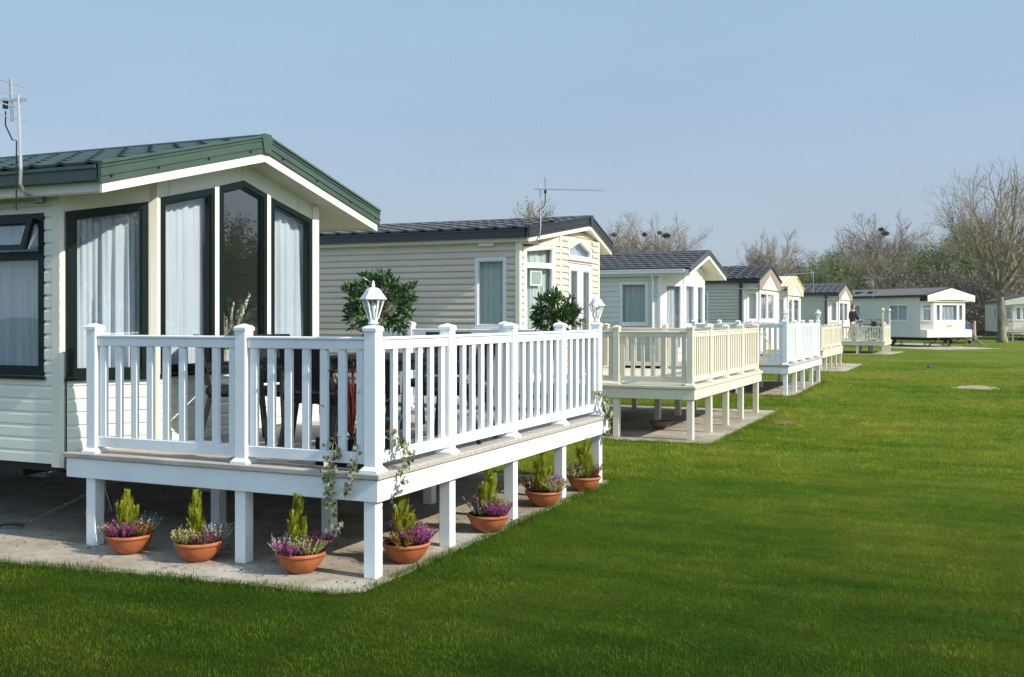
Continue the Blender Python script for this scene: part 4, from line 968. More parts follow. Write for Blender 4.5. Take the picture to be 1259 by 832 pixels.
# garden furniture on the first deck
t=thing('garden_table','black rectangular garden table on the white deck','table',(-4.83,7.95,.7275),R(4))
m=MB(); m.bbox(-.42,.42,-.66,.66,.70,.735,.01); m.build('tabletop','cushion',t)
m=MB(); m.box(-.38,.38,-.62,.62,.62,.699); m.build('apron','black',t)
for sx in (-1,1):
    for sy in (-1,1):
        m=MB(); m.bar((sx*.37,sy*.6,.62),(sx*.39,sy*.62,.001),.05,.05); m.build('leg','black',t)
def gchair(label,loc,rz):
    t=thing('garden_chair',label,'chair',loc,rz,'black garden chairs round the table')
    m=MB(); m.bbox(-.24,.24,-.24,.24,.40,.48,.03); m.build('seat','cushion',t)
    m=MB(); m.prism([(-.235,.20,.50),(.235,.20,.50),(.235,.245,.50),(-.235,.245,.50)],(0,.10,.42)); m.build('backrest','cushion',t)
    for s in (-1,1):
        m=MB(); m.bar((s*.25,.20,.40),(s*.26,.30,.001),.035,.035); m.build('leg','black',t)
        m=MB(); m.bar((s*.25,-.20,.65),(s*.26,-.26,.001),.035,.035); m.build('leg','black',t)
        m=MB(); m.bar((s*.255,-.24,.65),(s*.255,.26,.66),.045,.025); m.build('armrest','black',t)
    return t
gc=gchair('black garden chair near the front railing, turned sideways to the table',(-5.45,7.45,.7275),R(75))
for lab,loc,rz in (('black garden chair with its back to the corner post',(-4.7,6.95,.7275),R(172)),('black garden chair on the lawn side of the table',(-4.22,8.15,.7275),R(-80)),('black garden chair at the far end of the table',(-4.85,9.0,.7275),R(8)),('dark cushioned chair close to the tall prow windows',(-5.88,7.25,.7275),R(130))):
    c=copy_tree(gc,loc,rz); c['label']=lab
# ---------------------------------------------------------------- small things on the ground
m=MB()
for k in range(20):
    a=2*PI*k/20
m.lathe((0,0,0),[(.0,.0)],3) if False else None
t=thing('tie_down_chain','thin steel tie-down chain from a dark ground hook up under the first caravan','chain',(0,0,0))
m=MB(); a,bb=Vector((-7.45,6.42,.03)),Vector((-6.55,6.9,.52)); n=30
for k in range(n):
    p=a.lerp(bb,k/n); q=a.lerp(bb,(k+1.15)/n); d=(q-p); s=d.cross(Vector((0,0,1)) if k%2 else Vector((.3,.8,.2))).normalized()*.011
    m.tube([p,p+s+d*.2,p+s+d*.8,q,p-s+d*.8,p-s+d*.2,p],.0045,4)
m.build('links','chainsteel',t)
m=MB(); m.tube([(-7.43,6.41,.03),(-7.5,6.38,.045),(-7.6,6.35,.04),(-7.68,6.33,.003)],.014,6); m.build('ground_hook','black',t)
m=MB(); P=[Vector((-8.2+2.4*k/16,6.9+1.2*k/16,.50-.20*math.sin(PI*k/16)**.8)) for k in range(17)]; m.tube(P,.016,8); tag(m.build('water_pipe','blue'),'blue water pipe sagging under the first caravan','pipe')
m=MB(); P=[]
for k in range(30):
    s=k/29; P.append(Vector((-4.02+.30*math.sin(PI*s)**.9,20.05+.1*math.sin(PI*s),1.60-.78*s)))
m.tube([(-4.25,19.95,1.60),(-4.15,20.02,1.63)]+P,.013,6); tag(m.build('garden_hose','hose'),'yellow garden hose looped over the far end of the cream deck','hose')
m=MB(); m.lathe((-1.79,39.86,-.03),[(.06,.0),(.06,.09),(.05,.12),(0,.13)],14); tag(m.build('stopcock_cover','blue',smooth=True),'small blue stopcock cover standing in the lawn','cover')
def patch(name,c,rx,ry,m_,seed,z=-.012):
    r_=random.Random(seed); P=[]
    for k in range(28):
        a=2*PI*k/28; q=1+r_.uniform(-.18,.18); P.append((c[0]+rx*q*math.cos(a),c[1]+ry*q*math.sin(a),-.06))
    m=MB(); m.prism(P,(0,0,.06+z)); struct(m.build(name,m_))
patch('bare_soil_patch',(-.2,29.3),.55,.75,'sand',4,.0); patch('bare_soil_patch',(-3.12,18.25),.2,.3,'mud',5,.0)
m=MB(); m.lathe((-4.75,16.35,0),[(.05,.002),(.12,.03),(.2,.13),(.18,.13),(.1,.04),(0,.03)],14); tag(m.build('old_bowl','bark2',smooth=True),'old brown bowl left on the slab under the cream deck','bowl')

rnd=random.Random(91); m=MB()
for k in range(260):
    x,y=(rnd.uniform(-7.5,-3.8),rnd.uniform(5.75,6.6)) if k<170 else (rnd.uniform(-4.3,-3.78),rnd.uniform(5.9,10.9))
    if y<5.5+.09*(x+6.6)+.18: continue
    m.leaf((x,y,.004),(rnd.gauss(0,1),rnd.gauss(0,1),rnd.uniform(0,.25)),rnd.uniform(.012,.035),rnd.uniform(.008,.018),rnd.random(),Vector((rnd.gauss(0,.3),rnd.gauss(0,.3),1)),.2)
o=m.build('fallen_leaves','soilleaf'); o['kind']='stuff'

obj_ledge=None
# ---------------------------------------------------------------- person, bicycles, car
def person(loc,rz):
    t=thing('person','person in black long-sleeved top and pale trousers standing on the far deck','person',loc,rz)
    V=[(0,0,.95),(0,.01,1.12),(0,.0,1.32),(0,-.01,1.44),(0,-.03,1.54),(0,-.045,1.60),   #0 pelvis..5 neck top
       (.10,0,.90),(.115,.01,.50),(.12,.03,.09),(.125,-.10,.04),
       (-.10,0,.90),(-.115,-.02,.50),(-.12,.0,.09),(-.125,-.13,.04),
       (.19,0,1.40),(.24,-.06,1.13),(.21,-.30,1.05),
       (-.19,0,1.40),(-.26,.0,1.12),(-.22,-.22,1.0)]
    E=[(0,1),(1,2),(2,3),(3,4),(4,5),(0,6),(6,7),(7,8),(8,9),(0,10),(10,11),(11,12),(12,13),(3,14),(14,15),(15,16),(3,17),(17,18),(18,19)]
    Rr=[.15,.135,.155,.13,.06,.058,.095,.068,.048,.04,.095,.068,.048,.04,.072,.052,.042,.072,.052,.042]
    def skin(name,idx,m_,grow=0,par=None):
        mp={j:i for i,j in enumerate(idx)}
        me=bpy.data.meshes.new(name); me.from_pydata([V[j] for j in idx],[(mp[a],mp[b]) for a,b in E if a in mp and b in mp],[])
        o=bpy.data.objects.new(name,me); COL.objects.link(o); o.parent=par or t
        md=o.modifiers.new('s','SKIN'); 
        for i,j in enumerate(idx):
            sv=me.skin_vertices[0].data[i]; r=Rr[j]+grow; sv.radius=(r,r*(.72 if j<4 else 1)); sv.use_root=(i==0)
        sb=o.modifiers.new('d','SUBSURF'); sb.levels=sb.render_levels=2
        me.materials.append(M[m_])
        dg=bpy.context.evaluated_depsgraph_get(); dg.update(); ev=bpy.data.meshes.new_from_object(o.evaluated_get(dg)); o.modifiers.clear(); o.data=ev
        ev.polygons.foreach_set('use_smooth',[True]*len(ev.polygons)); return o
    body=skin('body',list(range(20)),'skin')
    me=body.data; me.update()
    def cloth(name,m_,test,grow):
        q=MB(); 
        for f in me.polygons:
            c=f.center
            if test(c): q.add([me.vertices[i].co+me.vertices[i].normal*grow for i in f.vertices],[tuple(range(len(f.vertices)))])
        return q.build(name,m_,t,smooth=True)
    arm=lambda c: abs(c.x)>.165
    cloth('jumper','navy',lambda c:(.94<c.z<1.475 and not (abs(c.x)<.07 and c.z>1.46)) and not (c.y<-.235 and arm(c)),.012)
    cloth('trousers','stone',lambda c:.085<c.z<.965 and not arm(c),.012)
    cloth('shoes','black',lambda c:c.z<=.10,.012)
    m=MB(); bpy_h=[(0,.0),(.045,.01),(.066,.05),(.076,.11),(.080,.16),(.072,.21),(.045,.245),(0,.258)]
    m.lathe((0,0,0),bpy_h,20); h=m.build('head','skin',t,smooth=True,loc=(0,-.06,1.565)); h.scale=(.92,1.12,1); h.rotation_euler=(R(-12),0,0)
    m=MB(); m.prism([(-.012,-.075,.10),(.012,-.075,.10),(.006,-.070,.15),(-.006,-.070,.15)],(0,-.02,-.005)); m.build('nose','skin',h)
    for s in (-1,1):
        m=MB(); m.lathe((s*.03,-.073,.135),[(0,-.006),(.009,0),(0,.006)],8); m.build('eye','black',h)
        m=MB(); m.lathe((s*.08,.0,.115),[(0,-.03),(.016,0),(0,.03)],8); m.build('ear','skin',h)
    m=MB(); m.lathe((0,.012,0),[(.083,.12),(.088,.17),(.080,.225),(.05,.262),(0,.272)],18); m.lathe((0,.045,0),[(.04,.03),(.062,.09),(.07,.16),(.04,.2)],14); m.build('hair','hair',h,smooth=True)
    for s,w in ((1,(.21,-.30,1.05)),(-1,(-.22,-.22,1.0))):
        m=MB(); w=Vector(w); m.bbox(w.x-.035,w.x+.035,w.y-.10,w.y-.02,w.z-.02,w.z+.012,.01)
        for f in range(4):
            x=w.x-.028+f*.019; l=(.07,.08,.075,.06)[f]; m.tube([(x,w.y-.09,w.z),(x,w.y-.09-l*.6,w.z-.012),(x,w.y-.09-l,w.z-.045)],[.009,.0085,.006],6)
        m.tube([(w.x-s*.035,w.y-.04,w.z),(w.x-s*.06,w.y-.075,w.z-.01),(w.x-s*.055,w.y-.115,w.z-.025)],[.011,.01,.007],6); m.build('hand','skin',t)
person((-6.0,54.75,.61),R(62))
def bike(label,loc,rz,tilt,basket):
    t=thing('bicycle',label,'bicycle',loc,rz,'bicycles on the far deck'); t.rotation_euler=(0,tilt,rz)
    for y in (-.5,.5):
        m=MB(); m.tube([(0,y+.31*math.cos(a),.33+.31*math.sin(a)) for a in np.linspace(0,2*PI,25)],.02,6); w=m.build('wheel','rubber',t)
        m=MB()
        for k in range(10): a=2*PI*k/10; m.bar((0,y,.33),(0,y+.3*math.cos(a),.33+.3*math.sin(a)),.004,.004,(1,0,0))
        m.build('spokes','steel',w)
    m=MB(); J=dict(b=(0,-.05,.30),s=(0,.18,.80),h=(0,-.36,.82),r=(0,.5,.33),f=(0,-.5,.33))
    for a,b in (('b','s'),('b','h'),('s','h'),('b','r'),('s','r'),('h','f')): m.tube([J[a],J[b]],.016,6)
    m.build('frame','navy',t)
    m=MB(); m.tube([(0,-.36,.82),(0,-.37,1.02)],.014,6); m.tube([(-.28,-.25,1.05),(-.2,-.36,1.04),(.2,-.36,1.04),(.28,-.25,1.05)],.016,6); m.build('handlebar','black',t)
    m=MB(); m.tube([(0,.18,.80),(0,.2,.93)],.013,6); m.prism([(-.03,.05,.935),(.03,.05,.935),(.08,.3,.935),(-.08,.3,.935)],(0,0,.04)); m.build('saddle','black',t)
    m=MB(); m.bbox(-.13,.13,-.62,-.40,.72,.95,.02); m.build('basket',basket,t)
bike('dark bicycle the person on the far deck is reaching towards',(-5.45,54.45,.61),R(75),R(4),'black')
bike('dark bicycle with pink basket standing beside the tall lantern post',(-4.95,54.9,.61),R(150),R(-4),'pink')
def car(label,loc,rz):
    t=thing('parked_car',label,'car',loc,rz)
    prof=[(-1.95,.32),(-2.02,.55),(-1.95,.78),(-1.55,.92),(-.95,.98),(-.30,1.38),(.25,1.46),(1.05,1.42),(1.65,1.05),(1.95,.95),(2.0,.55),(1.92,.30)]
    m=MB(); n=len(prof); W=.84
    secs=[]
    for s,inn in ((-1,.10),(-1,.0),(1,.0),(1,.10)):
        row=[]
        for x,z in prof:
            w=W-(.0 if z<.95 else (z-.95)*.42)-inn*.6; xx=x*(1-inn*.25); row.append((xx,s*w,z-(inn*.12 if z>.95 else 0)))
        secs.append(row)
    vs=[p for r in secs for p in r]; fs=[]
    for k in range(3):
        for i in range(n): fs.append((k*n+i,k*n+(i+1)%n,(k+1)*n+(i+1)%n,(k+1)*n+i))
    fs+= [tuple(range(n))[::-1],tuple(range(3*n,4*n))]
    m.add(vs,fs); m.build('body','carpaint',t)
    m=MB(); m.add([(-.93,-.70,1.0),(-.93,.70,1.0),(-.36,.56,1.36),(-.36,-.56,1.36)],[(0,1,2,3)]); m.v=[(x-.02,y,z+.02) for x,y,z in m.v]; m.build('windscreen','glassdark',t)
    for s in (-1,1):
        m=MB(); m.prism([(-.80,s*.845,1.0),(1.35,s*.845,1.0),(.98,s*.68,1.37),(.2,s*.665,1.40),(-.25,s*.69,1.35)],(0,s*.006,.0)); m.build('side_window','black',t)
        m=MB(); m.bbox(-2.02,-1.80,s*.62-.16,s*.62+.16,.66,.80,.03); m.build('headlight','chrome',t)
        m=MB(); m.bbox(-.82,-.62,s*.86 if s>0 else -1.04,1.04 if s>0 else -.86,.98,1.13,.03); m.build('mirror','carpaint',t)
        for x in (-1.25,1.25):
            m=MB(); m.tube([(x,s*.68,.31),(x,s*.69,.31),(x,s*.86,.31),(x,s*.87,.31)],[.28,.31,.31,.28],20); w=m.build('wheel','rubber',t)
            m=MB(); m.tube([(x,s*.871,.31),(x,s*.88,.31)],[.19,.17],14); m.build('rim','alu',w)
    m=MB(); m.bbox(-2.06,-1.98,-.45,.45,.45,.58,.01); m.build('grille','black',t)
    m=MB(); m.bbox(-2.08,-2.06,-.26,.26,.40,.50,.004); m.build('number_plate','white',t)
car('blue-grey parked car half hidden behind the bow-fronted caravan',(-1.55,79.2,-.012),R(84))
# steps by the seventh caravan
ox=Vector((.45,68.9,0))
t=thing('metal_steps','metal steps with a pinkish handrail post beside the bow-fronted caravan','steps',(-.95,70.05,0),R(-40.5))
for k in range(3):
    m=MB(); m.box(-.1-.0,.5,.05+.28*k,.30+.28*k,.52-.2*k,.56-.2*k); m.build('tread','steel',t)
for x in (-.1,.5):
    m=MB(); m.bar((x,.0,.55),(x,.95,.03),.04,.06); m.build('stringer','steel',t)
    m=MB(); m.bar((x,.02,0.002),(x,.02,.55),.05,.05); m.build('leg','steel',t)
m=MB(); m.bar((.5,.05,.5),(.5,.05,1.55),.09,.09); m.build('rail_post','redpost',t)
m=MB(); m.bar((-.2,.05,.62),(1.0,.05,.62),.05,.05); m.build('rail','steel',t)
m=MB(); zc=1.75
D8m=D8.matrix_basis if False else None
t=thing('white_table','round white garden table on the small far deck','table',(1.52+1.83*.991+.35,90.6-2.3,.67))
m=MB(); m.lathe((0,0,0),[(.0,.99),(.42,.97),(.45,.93),(.43,.90),(0,.9)],22); m.build('tabletop','white',t,smooth=True)
m=MB(); m.lathe((0,0,0),[(.2,.001),(.18,.03),(.03,.06),(.03,.9)],12); m.build('pedestal','white',t)
# ---------------------------------------------------------------- trees
def tree_mesh(seed,H,tr,th,nl,spread,lim,kids,levels,leaf=None,nleaf=0,lsz=.1,jit=.16,up=.10,droop=0,twr=.006,W=0,bole=True,lower=.5,nseg=5):
    r_=random.Random(seed); T=MB(); C=MB(); F=MB(); ends=[]
    def V3(s=1): return Vector((r_.gauss(0,s),r_.gauss(0,s),r_.gauss(0,s)))
    def branch(p,d,r,L,lev):
        n=nseg if lev<levels else 3; pts=[p]; rr=[r]; q=p.copy(); dd=d.copy()
        for i in range(n):
            dd=(dd+V3(jit)+Vector((0,0,up*(1 if lev<3 else .6)-droop*lev))).normalized(); q=q+dd*L/n; pts.append(q.copy()); rr.append(max(twr*.6,r*(1-.62*(i+1)/n)))
        (T if lev<=1 else C).tube(pts,rr,6 if lev<=1 else (4 if lev==2 else 3))
        if lev>=levels: ends.append((pts[-1],dd)); ends.append((pts[1],dd)); return
        k=kids[lev]
        for j in range(k):
            t=.28+.72*(j+r_.random()*.8)/k; t=min(t,.98); i=int(t*n); b=pts[i].lerp(pts[min(i+1,n)],t*n-i)
            base=(pts[min(i+1,n)]-pts[i]).normalized(); ax=base.orthogonal().normalized(); ax=Quaternion(base,r_.uniform(0,2*PI))@ax
            a=R(r_.uniform(24,55)); nd=(base*math.cos(a)+ax*math.sin(a)).normalized()
            branch(b,nd,max(twr,rr[i]*r_.uniform(.42,.6)),L*r_.uniform(.42,.68)*(1.15-.35*t),lev+1)
        branch(pts[-1],dd,max(twr,rr[-1]),L*.45,lev+1)
    # trunk
    pts=[];rr=[];n=9;q=Vector((0,0,-.15))
    for i in range(n+1):
        t=i/n; pts.append(Vector((tr*.35*math.sin(2.3*t+seed),tr*.35*math.sin(3.1*t+seed*2),-.15+(th+.15)*t))); rr.append(tr*(1+.55*math.exp(-t*9))*(1-.22*t)*(1.12 if i==n else 1))
    T.tube(pts,rr,12)
    for k in range(nl):
        a=2*PI*(k+r_.random()*.6)/nl; tilt=R(lim[0]+(lim[1]-lim[0])*((k*.618)%1)); z=pts[-1] if k<nl*(1-lower) else pts[-1].lerp(pts[n//2],r_.random()*.8)
        d=Vector((math.cos(a)*math.sin(tilt),math.sin(a)*math.sin(tilt),math.cos(tilt)))
        branch(z-Vector((0,0,.1)),d,tr*r_.uniform(.28,.44),spread*r_.uniform(.8,1.15)*(1.1-.3*math.sin(tilt)),1)
    branch(pts[-1]-Vector((0,0,.15)),Vector((.05,.02,1)).normalized(),tr*.6,spread*1.1,1)
    if leaf:
        for i in range(nleaf):
            p,d=r_.choice(ends); s=lsz*r_.uniform(.5,1.4); p=p+V3(lsz*1.6)
            global rnd
            rnd=r_; F.leaf(p,V3(1)+Vector((0,0,.2)),s,s*.7,min(1,max(0,r_.gauss(.5,.25))))
    return T,C,F
def make_tree(name,label,loc,rz,sc,args,tm,cm,lm=None,group=None,cat='tree'):
    T,C,F=tree_mesh(**args)
    zz=sorted(p[2] for p in C.v); zm=zz[int(len(zz)*.985)]; th=args['th']; k=(args['H']-th)/(zm-th)
    rw=sorted(math.hypot(p[0],p[1]) for p in C.v)[int(len(C.v)*.97)]; kw=args['W']/rw
    print(name,'h %.1f r %.1f -> %.1f'%(zm,rw,args['W']))
    for B in (T,C,F): B.v=[(p[0]*(1+(kw-1)*min(1,max(0,(p[2]-th*.8)/(th*.4)))),p[1]*(1+(kw-1)*min(1,max(0,(p[2]-th*.8)/(th*.4)))),p[2] if p[2]<th else th+(p[2]-th)*k) for p in B.v]
    t=thing(name,label,cat,loc,rz,group); t.scale=(sc,)*3
    T.build('trunk',tm,t,smooth=True)
    if C.v: C.build('crown',cm,t)
    if F.v: F.build('leaves',lm,t)
    return t
big=make_tree('bare_tree','big bare tree with yellow-stained grey trunk standing on the lawn',(1.05,82.3,-.03),0,1.0,
  dict(seed=8,H=12.0,W=5.7,tr=.29,th=3.7,nl=10,spread=4.5,lim=(12,54),kids={1:7,2:6,3:5},levels=4,up=.08,jit=.075,twr=.008,lower=.12,leaf=False,nleaf=0,lsz=.08,nseg=6),'bark','greybark','leafbrown')
m=MB()
GB='trees of the wood behind the caravans'
kinds=[('bare_tree','bare brown twiggy tree in the wood behind the caravans',dict(seed=2,H=10,W=4.9,tr=.22,th=2.6,nl=11,spread=3.3,lim=(12,66),kids={1:7,2:7,3:7},levels=4,twr=.009,leaf=True,nleaf=1800,lsz=.07,up=.035),'bark','bark2','leafbrown'),
 ('budding_tree','olive-brown tree in bud in the wood behind the caravans',dict(seed=3,H=9,W=4.9,tr=.2,th=2.0,nl=12,spread=3.0,lim=(10,72),kids={1:7,2:7,3:7},levels=4,twr=.009,leaf=True,nleaf=9000,lsz=.08,up=.03),'bark','bark3','leafolive'),
 ('leafy_tree','tree with fresh green spring leaves in the wood behind the caravans',dict(seed=4,H=9,W=4.2,tr=.2,th=1.6,nl=9,spread=2.9,lim=(12,70),kids={1:6,2:5,3:4},levels=4,twr=.012,leaf=True,nleaf=15000,lsz=.12,up=.06),'bark','bark2','leafgreen'),
 ('thicket_shrub','dense brown-olive shrub at the foot of the wood',dict(seed=5,H=4.4,W=3.,tr=.10,th=.5,nl=12,spread=1.9,lim=(10,80),kids={1:5,2:5,3:3},levels=4,twr=.012,leaf=True,nleaf=5000,lsz=.12,up=.03,lower=.8),'bark','bark2','leafbrown'),
 ('thicket_shrub','dense green ivy-clad shrub at the foot of the wood',dict(seed=6,H=4.4,W=3.,tr=.10,th=.5,nl=12,spread=1.9,lim=(10,80),kids={1:5,2:5,3:3},levels=4,twr=.012,leaf=True,nleaf=8500,lsz=.13,up=.03,lower=.8),'bark','bark2','leafgreen')]
PT={}
def plant(k,px,d,sc,rz,label=None,group=GB,dz=0):
    a=(px-629.5)/1289.6; sY,cY=math.sin(YAW),math.cos(YAW); loc=((-sY+a*cY)*d,(cY+a*sY)*d,-.05+dz)
    nm,lab,args,tm,cm,lm=kinds[k]
    if k not in PT: t=make_tree(nm,lab,loc,rz,sc,args,tm,cm,lm,group,'shrub' if 'shrub' in nm else 'tree'); PT[k]=t
    else: t=copy_tree(PT[k],loc,rz); t.scale=(sc,)*3
    t['label']=label or lab; t['group']=group
    if group is None: del t['group']
    return t
# ---------------------------------------------------------------- planting of the wood
rr=random.Random(77)
# trees standing clear, seen over the first roofs
plant(1,648,74,1.0,.3,'pale budding tree whose round top shows above the beige caravan roof',None)
T765=plant(0,765,96,.98,1.2,'bare tree with one nest, above the gap between second and third caravan',None)
T812=plant(0,812,100,1.06,2.9,'bare tree with three dark nests above the slate roofed caravan',None)
plant(1,858,104,.72,4.,'small thin budding tree beyond the third caravan roof',None)
plant(0,950,112,1.0,.5,'slender bare tree above the brown-roofed caravan',None)
plant(0,985,118,.82,5.,'faint bare tree just left of the wood',None)
# the wood: back row, front row, shrubs
back=[(2,1008,.98),(2,1022,1.0),(1,1030,1.05),(0,1052,1.2),(1,1072,1.2),(1,1110,1.18),(0,1128,1.1),(0,1150,1.02),(2,1168,1.26),(2,1192,1.40),(1,1212,1.08),(2,1222,1.3),(2,1246,1.22),(0,1252,1.2),(2,1275,1.15),(1,1300,1.1),(0,1325,1.1)]
for k,px,s in back: plant(k,px+rr.uniform(-4,4),rr.uniform(118,128),s*.9*rr.uniform(.95,1.05),rr.uniform(0,6.28))
T1088=plant(0,1088,119,1.24,2.2)
front=[(1,1005,.66),(2,1022,.62),(1,1045,.78),(0,1060,.85),(1,1082,.80),(2,1100,.70),(1,1118,.8),(0,1140,.82),(1,1160,.74),(2,1178,.78),(1,1200,.8),(2,1222,.74),(1,1244,.8),(2,1262,.8),(0,1285,.8),(2,1310,.8)]
for k,px,s in front: plant(k,px+rr.uniform(-4,4),rr.uniform(103,113),s*rr.uniform(.92,1.08),rr.uniform(0,6.28))
for i in range(22): plant(3+(i*7%5>2),985+i*16+rr.uniform(-5,5),rr.uniform(98,116),rr.uniform(.95,1.5),rr.uniform(0,6.28),None,'shrubs at the foot of the wood')
for k,px,d,sc in ((2,1001,104,.74),(2,1019,107,.82),(1,1034,105,.8),(2,1146,104,.92),(2,1164,107,1.06),(2,1184,105,1.14),(2,1203,108,1.02),(1,1216,106,1.0)): plant(k,px,d,sc,px*.7)
# trees across the lawn, mirrored in the windows
n_m=0
for br in list(range(24,64,3))+[118,122,126,130,134]:
    k=(0,1,2,1,0,2,1)[n_m%7]; n_m+=1; dist=rr.uniform(58,72) if br<90 else rr.uniform(44,54); x,y=-6.3+dist*math.sin(R(br)),8+dist*math.cos(R(br))
    t=copy_tree(PT[k],(x,y,-.05),rr.uniform(0,6)); t.scale=(rr.uniform(.75,1.05),)*3
    t['label']=('bare brown tree','olive budding tree','fresh green tree')[k]+' across the lawn, mirrored in the prow windows'; t['group']='trees across the lawn'
def nest(tree,px,py,r,label):
    """a nest lodged on the limb of the tree that passes nearest to where the photograph shows it"""
    q=random.Random(int(px)); m=MB(); bpy.context.view_layer.update(); best=None
    for ch in tree.children:
        if ch.name.split('.')[0]=='leaves': continue
        mw=tree.matrix_basis@ch.matrix_basis; n=len(ch.data.vertices); co=np.zeros(n*3); ch.data.vertices.foreach_get('co',co); co=co.reshape(-1,3); A=np.array(mw); W=co@A[:3,:3].T+A[:3,3]
        d=-sY_*W[:,0]+cY_*W[:,1]; la=cY_*W[:,0]+sY_*W[:,1]; X=629.5+1289.6*la/d; Y=389.4-1289.6*(W[:,2]-1.8)/d
        e=np.hypot(X-px,Y-py); i=int(e.argmin())
        if best is None or e[i]<best[0]: best=(e[i],Vector(W[i]))
    c=best[1]; print('nest',label,round(best[0],1))
    for k in range(170):
        e=Vector((q.gauss(0,1),q.gauss(0,1),q.gauss(0,.8))).normalized()*r*q.uniform(.5,1); e.z*=.75
        f=Vector((q.gauss(0,1),q.gauss(0,1),q.gauss(0,.4))).normalized()*r*.8
        m.tube([c+e-f*.5,c+e+f*.5],.018,3)
    tag(m.build('nest','nest'),label,'nest','rook nests in the bare trees')
sY_,cY_=math.sin(YAW),math.cos(YAW)
nest(T812,792,288,.24,'smaller dark twig nest, on its own in the bare tree')
nest(T812,811,287,.22,'dark twig nest directly beside the biggest nest'); nest(T812,819,289,.34,'biggest of the dark twig nests')
nest(T765,754,289,.26,'brownish twig nest beside the roof gable of the beige caravan')
nest(T1088,1084,282,.3,'small dark nest highest in the wood'); nest(T1088,1089,287,.40,'large dark nest at the top of the wood')
# ---------------------------------------------------------------- ground and grass
m=MB(); S=700; m.poly([(-S,-S,-.012),(S,-S,-.012),(S,S,-.012),(-S,S,-.012)]); struct(m.build('lawn_ground','lawn'))
def inside(P,poly):
    x,y=P[:,0],P[:,1]; c=np.zeros(len(P),bool); n=len(poly)
    for i in range(n):
        x0,y0=poly[i];x1,y1=poly[(i+1)%n]
        k=((y0>y)!=(y1>y))&(x<(x1-x0)*(y-y0)/((y1-y0)+1e-12)+x0); c^=k
    return c
def shrink(poly,d):
    return inset(poly,d)
g=np.random.default_rng(5)
sY,cY=math.sin(YAW),math.cos(YAW)
WV=[(r_*math.cos(a_),r_*math.sin(a_)) for r_,a_ in zip(np.geomspace(3,26,14),g.random(14)*6.28)]
def field(dmin,dmax,dens0,pw,w0,h0):
    # sample depth with pdf ~ d*(d0/d)^pw
    d0=8.; dd=np.linspace(dmin,dmax,400); wdt=2*(.62*dd+.8); den=dens0*np.minimum(1,(d0/dd)**pw); cdf=np.cumsum(wdt*den)*(dd[1]-dd[0]); n=int(cdf[-1])
    u=g.random(n)*cdf[-1]; d=np.interp(u,cdf,dd); lat=(g.random(n)*2-1)*(.62*d+.8)
    P=np.stack([-sY*d+cY*lat,cY*d+sY*lat],1)
    # clumping
    keep=g.random(n)>np.clip((d-20)/26,0,1)
    for s in SL: keep&=~inside(P,shrink(s,.06))
    for (cx,cy,rx,ry) in ((-.2,29.3,.5,.7),(-3.12,18.25,.16,.25)): keep&=(((P[:,0]-cx)/rx)**2+((P[:,1]-cy)/ry)**2)>g.uniform(.5,1.1,n)
    P=P[keep]; d=d[keep]; n=len(P)
    sc=np.maximum(1,d/9)**.75
    cl=np.zeros(n)
    for q in range(14):
        kx,ky=WV[q]; cl+=np.sin(P[:,0]*kx+P[:,1]*ky+q*1.7)
    cl=np.clip(.5+cl/11,0,1)
    h=h0*g.uniform(.5,1.15,n)*sc**.55*(.7+.6*cl); w=w0*g.uniform(.6,1.3,n)*sc
    edge=np.zeros(n)
    for s in SL[:2]:
        e=inside(P,shrink(s,-.10)); h=np.where(e,h*g.uniform(.8,1.5,n),h)
    a=g.random(n)*2*np.pi; tl=np.abs(g.normal(0,.45,n)); bend=g.uniform(.1,.7,n)
    dx,dy=np.cos(a)*tl,np.sin(a)*tl; f=a+np.pi/2+g.normal(0,.5,n); wx,wy=np.cos(f)*w/2,np.sin(f)*w/2
    b=np.stack([P[:,0],P[:,1],np.full(n,-.014)],1)
    mid=b+np.stack([dx*h*.5,dy*h*.5,h*.55],1); tip=b+np.stack([dx*h*(1.1+bend),dy*h*(1.1+bend),h*(1-.25*tl)],1)
    W=np.stack([wx,wy,np.zeros(n)],1)
    v=np.stack([b-W,b+W,mid+W*.75,mid-W*.75,tip],1).reshape(-1,3)
    return v,n,np.clip(.62*g.random(n)+.66*(cl-.5)+.19,0,1)
Vs=[];Ns=0;T=[]
for A in ((3.6,12,5200,1.3,.0029,.024),(12,46,4000,1.7,.0040,.034)):
    v,n,t=field(*A); Vs.append(v); Ns+=n; T.append(np.repeat(t,5))
